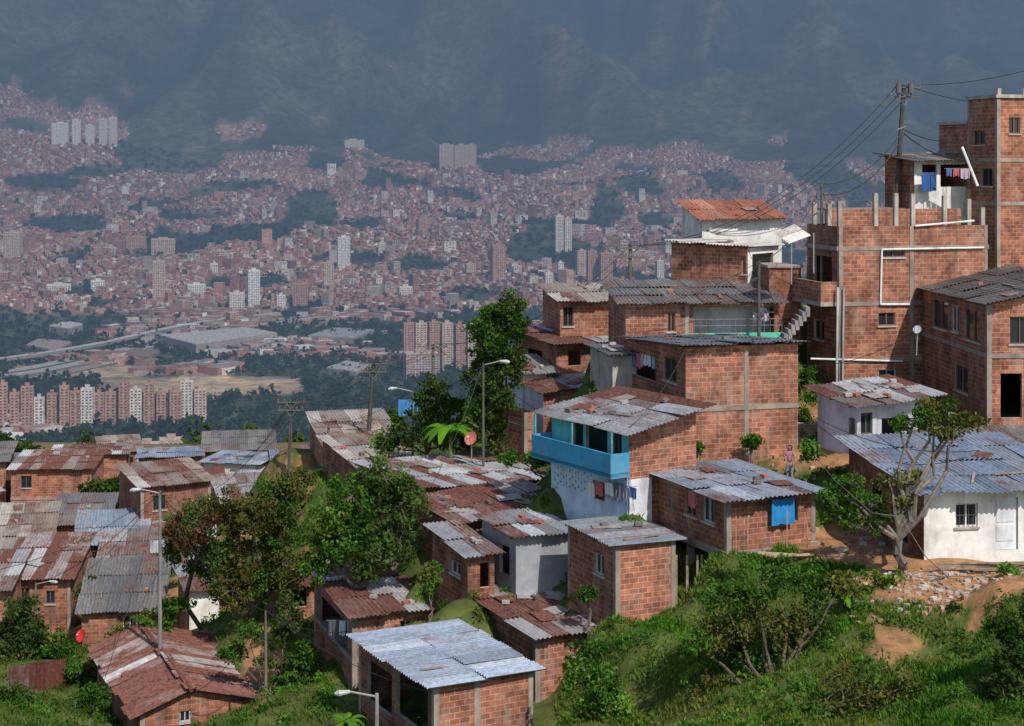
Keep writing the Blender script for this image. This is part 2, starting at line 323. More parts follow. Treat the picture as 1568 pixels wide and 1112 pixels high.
J2=house('tin_roof_house',700,802,860,68,640,856,30,sl=.35,sr=.25,roof='rust',wc=(W4,W4),deb=8,cols=False)
K_=house('brick_house',500,684,720,98,470,612,15,Ld=7,sl=.9,roof='beige',ops=[('R',520,535,688,705,'w')])
L1=house('grey_plaster_shack',790,824,900,64.5,738,874,28,sl=.2,wm=(PL,PL),wc=((.27,.27,.29),(.3,.32,.34)),roof='silver',cols=False,deb=3,ops=[('L',765,780,835,880,'o')])
L2=house('brick_shack',716,853,915,64,662,757,25,sl=.4,roof='silver',wc=(W4,W4),ops=[('R',735,750,862,900,'o'),('L',690,705,860,880,'w')],cols=False,deb=3)
M_=house('brick_house',943,837,945,60,870,1034,24,roof='slate',axis=2,wc=(W2,W3),ops=[('L',911,925,848,880,'w')],deb=4,ov=.2)
N2=house('brick_house',1048,744,840,65,978,1148,24,sl=.3,roof='blue',wc=(W1,W1),deb=6,cols=False)
N_=house('stilt_brick_house',1113,767,845,60,1000,1248,24,sl=.1,roof='blue',stilts=True,ops=[('L',1050,1066,748,790,'w'),('L',1076,1094,762,800,'w'),('R',1183,1222,769,800,'o')],deb=9,wc=(W2,W1),ov=.4)
O_=house('brick_house',665,1054,1180,54,550,816,28,roof='blue',ops=[('L',562,600,1020,1085,'o'),('L',606,655,1040,1110,'o')],wc=(W2,W1),pcol=[730],deb=1,axis=2)
P_=house('brick_house',820,977,1080,60,702,938,28,sl=.4,roof='rust',wc=(W2,W1),pcol=[905],deb=12)
Q_=house('brick_house',540,944,1060,65,482,700,20,sl=.3,roof='rust',wc=(W2,W1),bands=[1012],ops=[('L',488,532,930,985,'o'),('R',612,630,950,975,'w')],deb=7)
R_=house('brick_house',215,1095,1170,66,150,392,24,roof='gable',wc=(W2,W1),ops=[('R',275,292,1088,1106,'w')],deb=1)
S_=house('brick_house',125,937,1000,88,95,243,8,Ld=6,sl=1.2,roof='gray',ops=[('R',188,210,942,970,'w')],cols=False)
T_=house('brick_house',14,887,975,95,0,108,5,Ld=7,sl=.9,roof='rust',wc=(W2,W2),ops=[('R',30,45,900,925,'w'),('R',70,84,905,925,'w')])
T2=house('brick_house',-60,905,980,90,-80,12,8,Ld=6,sl=.6,roof='mixed',cols=False)
U1=house('brick_house',78,804,850,115,60,162,8,Ld=6,sl=.8,roof='gray')
U2=house('tin_roof_house',120,836,880,105,100,222,12,Ld=5,sl=1.,roof='blue',wc=(W2,W2),ops=[('R',140,150,845,862,'w')])
U3=house('tin_roof_house',-30,842,880,108,-40,74,12,Ld=8,sl=1.2,roof='beige',cols=False)
U4=house('tin_roof_house',245,790,840,122,230,352,15,Ld=9,sl=1.6,roof='dkred',cols=False)
U5=house('white_house',165,784,815,130,150,232,10,Ld=6,sl=.6,wm=(PL,PL),wc=(white,white),roof='beige',cols=False)
U6=house('brick_house',345,775,820,118,300,430,18,Ld=7,sl=.8,roof='mixed',cols=False)
U7=house('brick_house',290,905,985,86,262,335,20,Ld=4,sl=.3,roof='silver',wm=(BR,PL),wc=(W2,white),cols=False)
U8=house('brick_house',430,900,960,76,405,520,22,sl=.3,roof='rust',wc=(W4,W2),cols=False,ops=[('R',450,470,900,930,'o')])
W_=house('white_house',1415,754,862,57,1300,1660,8,sl=.5,wm=(BR,PL),wc=((.6,.5,.45),white),roof='blue',deb=4,cols=False,
   ops=[('R',1463,1497,771,807,'b'),('R',1522,1559,762,842,'d'),('L',1330,1350,745,800,'o'),('L',1370,1390,755,830,'o')],ov=.5)
X_=house('white_house',1312,622,700,67,1252,1424,25,sl=.3,sr=.2,wm=(PL,PL),wc=(lilac,(.5,.49,.52)),roof='mixed',deb=14,cols=False,ops=[('R',1318,1336,632,665,'w'),('R',1350,1376,640,690,'o'),('L',1300,1309,640,690,'o')],ov=.45)
Y_=house('tin_roof_house',1440,694,740,65.5,1420,1660,8,Ld=2.6,sl=.4,roof='gray',deb=4,cols=False)
# ---------------- extras on houses
def part(h,name,fn):
    mb=MB(); fn(mb); return mb.build(name,MATS,h['e'])
def f(mb):
    h=C_; C=h['C']; d=DC; cc=(.4,.35,.3)
    def rebar(x0,n0,zt,ax,nn):
        for i in (-.06,.06):
            for j in (-.31,-.19): mb.tube((C.x+ax.x*(x0+i)+nn.x*j,C.y+ax.y*(x0+i)+nn.y*j,zt),(C.x+ax.x*(x0+i*1.4)+nn.x*j,C.y+ax.y*(x0+i*1.4)+nn.y*j,zt+.45),.012,n=4,mat=ME,col=(.15,.08,.05))
    for x,yt in ((1289,308),(1344,296),(1375,296),(1401,297),(1450,300),(1487,305),(1508,318)):
        s=h['uR'](x); zt=zat(yt,d+h['sn']*s); mb.obox(C,h['dR'],h['nR'],s-.1,s+.1,-.35,-.15,C.z-.3,zt,CO,cc); rebar(s,0,zt,h['dR'],h['nR'])
    for x,yt in ((1240,310),(1262,312)):
        s=h['uL'](x); zt=zat(yt,d+h['cs']*s); mb.obox(C,h['dL'],h['nL'],s-.1,s+.1,-.35,-.15,C.z-.3,zt,CO,cc); rebar(s,0,zt,h['dL'],h['nL'])
    mb.obox(C,h['dR'],h['nR'],.3,h['Lr']-.3,-2.2,-2.0,C.z-.6,C.z+.75,BR,W1)
    mb.obox(C,h['dR'],h['nR'],h['uR'](1300),h['uR'](1420),-4.2,-2.25,C.z+.7,C.z+.78,TI,(.3,.28,.26,.4))
    mb.obox(C,h['dR'],h['nR'],-.1,h['Lr']+.1,-h['Ll']-.1,-.02,zat(381,d)-.1,zat(381,d)+.1,CO,(.3,.27,.24))
    z=zat(466,d)
    mb.obox(C,h['dL'],h['nL'],.1,3.4,0.02,.9,z-.1,z+.08,CO,cc)
    mb.obox(C,h['dL'],h['nL'],.1,3.4,.78,.9,z+.082,zat(432,d),BR,W1)
    mb.obox(C,h['dL'],h['nL'],.1,.22,.03,.777,z+.082,zat(432,d),BR,W1)
    wp=(.78,.76,.7); g=lambda px,py,n=.09:(lambda s:Vector((C.x+h['dR'].x*s+h['nR'].x*n,C.y+h['dR'].y*s+h['nR'].y*n,zat(py,d+h['sn']*s))))(h['uR'](px))
    for a,b_ in (((1349,382),(1505,379)),((1349,382),(1347,466)),((1347,466),(1392,466)),((1400,346),(1490,338)),((1240,549),(1380,553))):
        mb.tube(g(*a),g(*b_),.045,n=6,mat=PL,col=wp)
    mb.tube(g(1281,440,.14),g(1279,600,.14),.06,n=6,mat=PL,col=(.5,.5,.48)); mb.tube(g(1290,440,.14),g(1288,600,.14),.05,n=6,mat=PL,col=(.4,.4,.4))
part(C_,'terrace_and_pipes',f)
def f(mb):
    h=A_; C=h['C']
    for s in (.1,1.6,3.2):
        mb.obox(C,h['dR'],h['nR'],s,s+.2,-.3,-.1,C.z+.18,C.z+.5,CO,(.4,.35,.3))
        for i in (.04,.16): mb.tube((C.x+h['dR'].x*(s+i)-h['nR'].x*.2,C.y+h['dR'].y*(s+i)-h['nR'].y*.2,C.z+.5),(C.x+h['dR'].x*(s+i)-h['nR'].x*.2,C.y+h['dR'].y*(s+i)-h['nR'].y*.2,C.z+1.),.012,n=4,mat=ME,col=(.15,.08,.05))
    a=P(1473,225,83.5); b_=P(1497,285,83.2); mb.tube(a,b_,.07,n=6,mat=PL,col=(.75,.73,.68))
part(A_,'rebar_columns',f)
aw=MB(); 
roofplane(aw,P(1212,373,75.5),(P(1246,357,76.5)-P(1212,373,75.5)).normalized(),(P(1178,350,78)-P(1212,373,75.5)).normalized(),1.2,1.7,.05,'white',2,0)
for x,y,d_ in ((1212,373,75.5),(1246,357,76.5)): a=P(x,y,d_); aw.tube(a,a-Vector((0,0,1.9)),.03,n=5,mat=ME,col=(.3,.3,.3))
aw.build('awning',MATS,C_['e'])
def stair(mb):
    for i in range(9):
        p=P(1190+i*5.5,525-i*6.8,76); mb.obox(p,(1,0),(0,-1),0,.2,-1,.0,p.z-.45,p.z,CO,(.3,.27,.25))
part(C_,'concrete_stair',stair)
def f(mb):
    p=P(1178,410,80); mb.obox(p,(1,.1),(.1,-1),0,1.6,-2,0,zat(520,80),p.z,BR,W4); mb.obox(p,(1,.1),(.1,-1),-.1,1.7,-2.1,.1,p.z+.002,p.z+.12,CO,(.35,.3,.27))
part(C_,'side_annex',f)
def f(mb):
    h=F_;C=h['C']; a,b_=h['uR'](1040),h['uR'](1190); z=zat(520,77)
    mb.obox(C,h['dR'],h['nR'],a,b_,.02,.9,z-.15,z,CO,(.4,.38,.35)); mb.obox(C,h['dR'],h['nR'],a,b_,.82,.9,z+.002,z+.35,PL,(.1,.55,.38))
    for i in range(18):
        s=a+(b_-a)*i/17; p=Vector((C.x+h['dR'].x*s+h['nR'].x*.86,C.y+h['dR'].y*s+h['nR'].y*.86,z+.35)); mb.tube(p,p+Vector((0,0,.65)),.015,n=4,mat=ME,col=(.15,.15,.15))
    for zz in (.7,1.0):
        p=lambda s:Vector((C.x+h['dR'].x*s+h['nR'].x*.86,C.y+h['dR'].y*s+h['nR'].y*.86,z+zz)); mb.tube(p(a),p(b_),.02,n=4,mat=ME,col=(.2,.2,.2))
    mb.obox(C,h['dR'],h['nR'],h['uR'](1060),h['Lr']-.1,-1.3,-1.2,z,C.z-.1,PL,(.6,.62,.6))
part(F_,'balcony',f)
def f(mb):
    h=H_;C=h['C']; z0=zat(722,64); z1=zat(697,64); bl=(.05,.30,.48)
    mb.obox(C,h['dL'],h['nL'],-.1,h['Ll']+.1,.02,.95,z0-.15,z0,CO,(.1,.3,.42)); mb.obox(C,h['dL'],h['nL'],-.1,h['Ll']+.1,.87,.95,z0-.2,z1+.12,PL,bl)
    for s in (-.1,h['Ll']+.02): mb.obox(C,h['dL'],h['nL'],s,s+.08,.03,.868,z0-.2,z1+.12,PL,bl)
    for s in (0,h['Ll']/2,h['Ll']): mb.obox(C,h['dL'],h['nL'],s,s+.08,.78,.86,z1+.1,C.z,WO,(.1,.3,.35))
    mb.obox(C,h['dL'],h['nL'],.05,h['Ll'],.003,.04,h['zb']-3,z0-.2,PL,(.5,.6,.72))
    mb.obox(C,h['dR'],h['nR'],.0,1.1,.003,.04,h['zb']-3,zat(735,64),PL,(.7,.72,.75))
    mb.obox(C,h['dL'],h['nL'],1.6,2.4,.045,.06,h['zb'],zat(735,66),DK,(1,1,1))  # dark panel on the wall stands in for an unlit interior
    for i in range(120):
        s=.1+(i%24)*.22; z=h['zb']+.1+(i//24)*.32+.1*(i%2)
        if 1.4<s<2.5: continue
        mb.obox(C,h['dL'],h['nL'],s,s+random.uniform(.05,.12),.042,.048,z,z+random.uniform(.06,.14),PL,(.12,.3,.55))
part(H_,'balcony',f)
def cloth(mb,p,w,h_,col,ang=0,n=6):
    dx,dy=math.cos(ang),math.sin(ang); ph=random.random()*6
    for i in range(n):
        for j in range(3):
            def q(i,j): 
                o=.05*math.sin(i*2.1+ph)*(j/3); return Vector((p.x+dx*w*i/n-dy*o,p.y+dy*w*i/n+dx*o,p.z-h_*j/3-(.03*math.sin(i*1.3+ph) if j==3 else 0)))
            mb.face([q(i,j),q(i+1,j),q(i+1,j+1),q(i,j+1)],CL,col)
def laundry(px0,px1,py,d,dep=0,parent=None):
    mb=MB(); a=P(px0,py,d); b_=P(px1,py,d+dep); mb.tube(a,b_,.012,n=4,mat=ME,col=(.3,.3,.3))
    L=(b_-a).length; s=.1; ang=math.atan2(b_.y-a.y,b_.x-a.x)
    while s<L-.35:
        w=random.uniform(.25,.5); cloth(mb,a+(b_-a)*(s/L),w,random.uniform(.4,.7),random.choice([(.6,.6,.62),(.45,.12,.12),(.1,.15,.35),(.6,.57,.5),(.1,.1,.12),(.45,.35,.45),(.2,.35,.45)]),ang); s+=w+.07
    mb.build('laundry_line',MATS,parent)
laundry(966,1004,541,74.3,-2.6); laundry(896,950,738,65.5,-1.5); laundry(1052,1064,752,61.6,-.5); laundry(1446,1486,258,85); laundry(940,975,745,64.8,-1.3); laundry(1150,1186,478,77.6); laundry(500,545,950,66,-.5)
def tarp(px,py,d,w,h_,col=(.02,.22,.5),ang=.4):
    mb=MB(); cloth(mb,P(px,py,d),w,h_,col,ang,8); mb.build('blue_tarp',MATS)
tarp(1182,766,60.5,1.0,.95,ang=.43); tarp(1412,264,85.5,.9,1.,(.03,.09,.25)); tarp(172,838,103,1.9,1.1); tarp(610,612,99,1.2,1.0,(.05,.2,.45),.1)
def f(mb):
    for i in range(5):
        a=P(1160+i*6,846+i*1.5,59.2-.2*i); b_=P(1275-i*9,853-i,59.6-.2*i); mb.tube(a,b_,.05,n=4,mat=WO,col=(.5,.38,.22))
    for x in (1035,1052,1068,1075): a=P(x,850,61.5); mb.tube(a,a-Vector((0,0,4)),.06,n=5,mat=WO,col=(.4,.3,.2))
    for x in (1127,1145,1205,1236): a=P(x,790 if x<1200 else 780,59.3); mb.tube(a,a-Vector((0,0,1.4)),.02,n=5,mat=WO,col=(.5,.3,.2))
part(N_,'deck_and_posts',f)
mb=MB(); a=P(15,1075,74); e1=(P(105,1062,76)-a).normalized(); roofplane(mb,a,e1,Vector((.05,-.2,1)).normalized(),2.7,1.5,.05,'dkred',1,0); mb.build('rusty_tin_fence',MATS)
# ------------------------------------------------------------ terrain
EX=[(1100,1000,54),(1300,1112,47),(1568,1112,44),(1450,905,54),(1568,885,52),(1450,1000,50),(1200,940,55),(950,1100,53),(1300,835,61),(1200,700,69),(1180,760,66),(880,1130,52),(400,1050,70),(300,1000,78),(100,1060,75),(0,1112,62),(450,980,72),(450,1112,60),(250,1190,58),(330,930,90),
(640,712,94),(600,800,84),(600,900,72),(1240,665,71),(1270,720,66),(820,715,79),(0,1010,85),(350,870,100),(250,890,98),(420,785,115),(1600,1000,48),(1290,870,57),(1400,870,56),(1030,960,57),(1235,640,76),
(800,640,110),(1000,570,110),(1300,440,105),(1568,380,105),(1800,300,110),(600,745,125),(500,760,140),(720,710,100),
(0,875,102),(0,815,132),(0,775,172),(200,775,172),(400,768,172),(-300,810,150),(600,740,172),(900,680,172),(1300,620,172),
(1800,850,56),(2000,900,50),(1700,690,66),(1900,650,70),(-300,1050,70),(-300,920,100),(784,1400,35),(200,1500,38),(1400,1300,36),(784,2500,12),(2400,2400,15),(-600,2400,15),(2300,1000,35)]
for a in EX: CTRL.append(tuple(P(*a)))
CT=np.array(CTRL)
kd=[0,170,250,500,900,1300,1500,2350,2600,2800,3200,3700,4300,5000,6000,7000,8000,9600]
kz=[-36,-36,-53,-100,-174,-246,-262,-264,-256,-228,-193,-134,-58,45,350,850,1350,1950]
def hnear(x,y):
    out=np.empty(x.shape)
    for i in range(0,len(x),20000):
        dx=x[i:i+20000,None]-CT[None,:,0]; dy=y[i:i+20000,None]-CT[None,:,1]; w=1/(dx*dx+dy*dy+.6)**2
        out[i:i+20000]=(w*CT[None,:,2]).sum(1)/w.sum(1)
    return out
def ridge(x,y): 
    rd=1-np.abs(fbm(x/1000+3+y/4000,y/1700+9,6)*2-1)*1.6
    rd2=1-np.abs(fbm(x/300+31-y/1500,y/900+9,5)*2-1)*1.6
    return rd,rd2
def H(x,y):
    x=np.atleast_1d(np.asarray(x,float)); y=np.atleast_1d(np.asarray(y,float))
    zf=np.interp(y,kd,kz); u=x/np.maximum(y,1)
    far=ss(300,1200,y)
    zf=zf+far*ss(2500,3200,y)*(fbm(x/420,y/420,4)-.5)*110
    m=ss(4500,6200,y); rd,rd2=ridge(x,y)
    zf=zf+m*((rd-.6)*430+(rd2-.6)*170)
    zf=zf+ss(3000,5000,y)*ss(-.1,-.32,u)*45
    zf=zf+10*ss(150,300,y)*(1-ss(900,1300,y))*(fbm(x/60,y/60,3)-.5)
    nm=y<270; out=zf.copy()
    if nm.any():
        zn=hnear(x[nm],y[nm]); zn=zn+.5*(fbm(x[nm]/2.2,y[nm]/2.2,4)-.5)
        w=ss(165,262,y[nm]); out[nm]=zn*(1-w)+zf[nm]*w
    return out
def PX(x,y,z): return CX+F*x/y, HY-F*z/y
upx=[-400,0,80,160,200,250,330,450,560,650,700,800,900,1000,1100,1200,1240,1300,2200]
upy=[150,140,165,205,255,275,245,225,222,255,262,262,250,262,238,238,285,300,300]
GE=[(255,235,75,35),(395,358,45,14),(480,320,45,28),(560,400,30,12),(930,318,32,34),(640,408,50,14),(470,470,25,12),(985,285,50,20),(150,262,60,12),(1110,285,40,16),(300,330,60,10),(120,350,60,10),(700,330,40,12),(120,445,45,10),(830,360,24,20),(40,280,40,10),(600,280,50,9),(330,290,40,9),(720,455,60,12),(560,345,30,10),(1000,340,30,14)]
def landuse(x,y,z):
    px,py=PX(x,y,z); n=fbm(x/170+50,y/230,4); n2=fbm(x/420+9,y/420+70,3)
    up=np.interp(px,upx,upy)+ (n-.5)*90
    city=(py>up)&(py<478+(n-.5)*30)&(n<.61)
    band=(py>up-25)&(py<=up)&(n<.42)
    low=(py>=478)&(n+ .35*n2<.60)
    lu=np.where(city|band|low,1,0)
    for (a,b_,c,d) in GE: lu=np.where(((px-a)/c)**2+((py-b_)/d)**2<1+(n-.5)*2.6,0,lu)
    lu=np.where((py>606)&(y>1250)&(px>100),0,lu)
    lu=np.where((px>150)&(px<465)&(py>574+np.abs(px-300)*.03+(n-.5)*14)&(py<606),2,lu)
    lu=np.where((px>20)&(px<210)&(py>560)&(py<580),2,lu)
    lu=np.where((y<1250),1,lu)
    lu=np.where((y>4300)&(z>420),0,lu)
    return lu
def dirt(px,py,x,y):
    n=fbm(x/1.6+7,y/1.6+3,4); m=np.zeros(px.shape)
    for (a,b_,c,d,s) in [(1450,888,150,42,1.5),(1310,835,75,36,1.5),(1200,690,60,30,.9),(285,985,45,45,1.1),(400,1010,40,70,1.),(465,880,60,60,.9),(1360,990,60,45,.85),(900,930,60,30,.6),(1280,700,60,40,.9),(800,700,60,30,.6),(350,960,60,40,.5),(1120,900,60,30,.5),(1500,960,60,30,.6),(1000,1060,40,40,.6),(1240,640,50,40,.7)]:
        m=np.maximum(m,s*np.exp(-(((px-a)/c)**2+((py-b_)/d)**2)))
    return ss(.42,.62,m+(n-.5)*.9)
ys=np.r_[np.arange(8,36,2.),np.arange(36,100,.5),np.arange(100,180,1.5)]; y=ys[-1]
while y<9500: y*=1.0155; ys=np.append(ys,y)
nu=440; us=np.linspace(-.75,.75,nu)
YY,UU=np.meshgrid(ys,us,indexing='ij'); X=(UU*(YY+25)).ravel(); Y=YY.ravel(); Z=H(X,Y)
nr=len(ys); idx=np.arange(nr*nu).reshape(nr,nu)
fa=np.stack([idx[:-1,:-1],idx[:-1,1:],idx[1:,1:],idx[1:,:-1]],-1).reshape(-1,4)
me=bpy.data.meshes.new('ground'); me.from_pydata(np.c_[X,Y,Z].tolist(),[],fa.tolist())
px,py=PX(X,Y,Z); lu=landuse(X,Y,Z); n=fbm(X/260,Y/420,5); n3=fbm(X/900+4,Y/1300+8,3)
shaded_forest=np.array([.02,.032,.02]); meadow=np.array([.06,.068,.042]); soil=np.array([.15,.10,.075])  # mountain forest kept dark: cloud shade is put into this colour
rd,rd2=ridge(X,Y)
t=ss(.45,.75,n*.6+rd2*.22+rd*.18)[:,None]; col=shaded_forest*(1-t)+meadow*t  # meadow along ridges, forest in gullies; contrast added in colour to bring out relief
t=(ss(.70,.80,fbm(X/80+80,Y/200+3,4))*ss(4300,5200,Y)*(1-ss(6000,7000,Y)))[:,None]; col=col*(1-.7*t)+soil*.7*t
col=np.where((lu==1)[:,None],np.array([.22,.15,.12])*(.7+.6*n3[:,None]),col); col=np.where((lu==2)[:,None],np.array([.31,.235,.165])*(.7+.6*n[:,None]),col)
grass=np.array([.055,.105,.018]); g2=np.array([.11,.12,.034]); dcol=np.array([.36,.20,.10])
nn=fbm(X/1.5,Y/1.5,4)[:,None]; gcol=grass*(1-nn)+g2*nn
dm=dirt(px,py,X,Y); dl=((px<480)&(Y>85)); dm=np.where(dl,np.maximum(dm,.7*(nn[:,0]>.5)),dm)[:,None]
ncol=gcol*(1-dm)+dcol*dm; w=ss(150,200,Y)[:,None]
nearc=np.where((Y<1250)[:,None],np.array([.06,.065,.03])+(n3[:,None]>.5)*np.array([.06,.03,.02]),col)
col=ncol*(1-w)+np.where((Y<1250)[:,None],nearc,col)*w
al=1-w[:,0]
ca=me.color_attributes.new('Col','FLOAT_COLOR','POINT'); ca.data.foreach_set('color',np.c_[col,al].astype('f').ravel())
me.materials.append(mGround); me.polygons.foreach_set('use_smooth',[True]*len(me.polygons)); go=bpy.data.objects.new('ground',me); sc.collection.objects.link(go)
# ------------------------------------------------------------ city houses
BV=[];BC=[]
def addboxes(x,y,z0,z1,w,d,yaw,wallc,roofc,windows=False):
    c,s=np.cos(yaw),np.sin(yaw); n=len(x)
    def pt(a,b_,z): return np.stack([x+c*a*w/2-s*b_*d/2,y+s*a*w/2+c*b_*d/2,z],-1)
    b4=[pt(-1,-1,z0),pt(1,-1,z0),pt(1,1,z0),pt(-1,1,z0)]; sl=rng.uniform(-.4,.4,n)
    t4=[pt(-1,-1,z1-sl),pt(1,-1,z1-sl),pt(1,1,z1+sl),pt(-1,1,z1+sl)]
    BV.append(np.stack(t4,1).reshape(-1,3)); BC.append(roofc)
    for i in range(4):
        j=(i+1)%4; BV.append(np.stack([b4[i],b4[j],t4[j],t4[i]],1).reshape(-1,3)); BC.append(wallc*rng.uniform(.85,1.1,(n,1)))
    if windows:
        for i in (0,1,3):
            j=(i+1)%4; e=b4[j]-b4[i]; nv=np.stack([e[:,1],-e[:,0],e[:,0]*0],-1); nv/=np.linalg.norm(nv,axis=1)[:,None]
            for (a,b_) in ((.14,.32),(.42,.58),(.68,.86)):
                for k in range(6):
                    ok=(z1-z0)>3+2.7*k+3.2; ok&=rng.random(n)<.75
                    if not ok.any():continue
                    zz=(z1-2-2.7*k); q=[b4[i]+e*a,b4[i]+e*b_]; q=[p_+nv*.06 for p_ in q]
                    lo=[np.c_[p_[:,:2],zz] for p_ in q]; hi=[np.c_[p_[:,:2],zz+1.1] for p_ in q]
                    BV.append(np.stack([lo[0],lo[1],hi[1],hi[0]],1)[ok].reshape(-1,3)); BC.append(np.tile([.03,.03,.035],(ok.sum(),1)))
def rc(n,pal,wt): 
    pal=np.array(pal); return pal[rng.choice(len(pal),n,p=np.array(wt)/sum(wt))]*rng.uniform(.65,1.25,(n,1))
WP=[(.48,.23,.165),(.40,.185,.13),(.54,.32,.24),(.64,.54,.46),(.82,.77,.7)]; WW=[5,4,3,2,.9]
RP=[(.44,.235,.18),(.5,.32,.25),(.38,.31,.28),(.46,.42,.4),(.2,.165,.155),(.64,.58,.53),(.85,.83,.8)]; RW=[4,3.4,3,2.4,2,1.4,.55]
seeds=[]
for k in range(260):
    d=1250+3900*random.random()**.8; seeds.append((random.uniform(-.42,.42)*d,d,random.uniform(0,math.pi)))
SD=np.array(seeds); allx=[]
for i,(sx,sy,sa) in enumerate(seeds):
    R=420; st=random.choice([24,26,32,36]); a=np.arange(-R,R,6.6); rows=[]
    for q in np.arange(-R,R,st): rows+= [q,q+8.6]
    A,B=np.meshgrid(a,np.array(rows)); A=A.ravel(); B=B.ravel(); A=A+rng.uniform(-.4,.4,len(A))
    x=sx+A*math.cos(sa)-B*math.sin(sa); y=sy+A*math.sin(sa)+B*math.cos(sa)
    k=(y>1150)&(np.abs(x/y)<.46); x,y=x[k],y[k]
    if not len(x):continue
    dd=((x[:,None]-SD[None,:,0])**2+(y[:,None]-SD[None,:,1])**2).argmin(1)==i
    x,y=x[dd],y[dd]; allx.append(np.c_[x,y,np.full(len(x),sa)])
A=np.concatenate(allx); x,y,yw=A.T; z=H(x,y); lu=landuse(x,y,z); px,py=PX(x,y,z)
k=(lu==1)&(rng.random(len(x))<np.where(py>478,.35,.93))&(~((y<2700)&(px>850)))&(rng.random(len(x))<np.where(y>3800,.75,1)); x,y,yw,z=x[k],y[k],yw[k],z[k]; n=len(x); print('city',n)
ind=(PX(x,y,z)[1]>478)
w=np.where(ind,rng.uniform(10,30,n),rng.uniform(5.6,7.2,n)); dd=np.where(ind,rng.uniform(10,24,n),rng.uniform(7,9.5,n))
ht=np.where(ind,rng.uniform(4,10,n),rng.choice([3.5,6,8.5,11],n,p=[.25,.4,.25,.1])+rng.uniform(-.8,.8,n))
rcol=np.where(ind[:,None],rc(n,[(.45,.42,.4),(.34,.24,.2),(.66,.64,.6),(.25,.22,.22)],[3,3,1,3]),rc(n,RP,RW))
addboxes(x,y,z-6,z+ht,w,dd,yw+np.where(ind,rng.uniform(-.2,.2,n),0),rc(n,WP,WW),rcol)
n=400; d=2450+2000*rng.random(n); x=rng.uniform(-.33,.2,n)*d; z=H(x,d); lu=landuse(x,d,z); k=lu==1; x,d,z=x[k],d[k],z[k]; n=len(x)
addboxes(x,d,z-3,z+rng.uniform(9,24,n)*rng.choice([1,1,1,1.5],n),rng.uniform(10,28,n),rng.uniform(10,16,n),rng.uniform(0,3,n),rc(n,WP,[3,2,3,4,2]),rc(n,[(.4,.36,.33),(.56,.5,.46)],[1,1]),True)
for (d0,d1,cnt) in ((330,600,190),(600,1250,560)):
    d=rng.uniform(d0,d1,cnt); u=rng.uniform(-.36,.02,cnt); x=u*d; z=H(x,d)
    n=cnt; addboxes(x,d,z-5,z+(rng.choice([2.7,3.2,5.],n) if d0<600 else rng.choice([3.5,6,8.5],n)),rng.uniform(6,9,n),rng.uniform(6,10,n),rng.uniform(-.2,.7,n),rc(n,WP,[4,3,3,2,1]),rc(n,RP,[2,2,3,3,1,2,1.5]),True)
quads('city_houses',np.concatenate(BV),np.concatenate(BC),mCity)
# mid-distance real houses left slope
random.seed(21); mids=[]; tries=0
while len(mids)<125 and tries<12000:
    tries+=1; d=random.uniform(88,330)
    px_=random.uniform(-150,560) if d>150 else random.uniform(-110,440)
    if d<122: px_=random.uniform(-110,260)
    x=(px_-CX)/F*d; rr=40 if d>125 else 46
    if any((x+2.5-a)**2+(d+2.5-b_)**2<rr for a,b_ in mids): continue
    if d<175 and any((x+2.5-a)**2+(d+2-b_)**2<22 for a,b_,_ in CTRL[:-len(EX)]): continue
    zb=float(H(x,d)[0]); hh=random.choice([2.3,2.5,2.7,4.9,4.9]); w=random.uniform(4.2,7)
    yt_=HY-(zb+hh)/d*F; yb_=HY-zb/d*F
    if yt_<692+random.uniform(0,22): 
        hh=2.3; yt_=HY-(zb+hh)/d*F
        if yt_<690: continue
    mids.append((x+2.5,d+2.5))
    pl=random.random()<.25; sty=random.choice(['silver','mixed','gray','gray','rust','beige','blue','dkred','mixed','dkred','slate'])
    k=random.uniform(.65,1.1); wcx=((.6*k,.56*k,.5*k),(.72*k,.68*k,.62*k)) if pl else ((k,k,k),(k*1.05,k,k))
    s=F/d; ops=[]
    for q in range(random.choice([1,2,2])):
        for st in range(1 if hh<4 else 2):
            x0=px_+s*(.8+q*2.); y0=yb_-s*(1.9+2.5*st); ops.append(('R',x0,x0+s*.9,y0,y0+s*1.,random.choice('wwo')))
    house('plastered_house' if pl else 'brick_house',px_,yt_,yb_,d,th=random.choice([-12,4,10,18,30]),Ld=random.uniform(4,6.5),Rd=w,sl=random.uniform(-.2,.9),wm=(PL,PL) if pl else (BR,BR),wc=wcx,roof=sty,ops=ops,ctrl=False,deb=3,bands=[yb_-s*2.5] if hh>4 else [],cols=random.random()<.4,fine=d<220)
print('mids',len(mids))
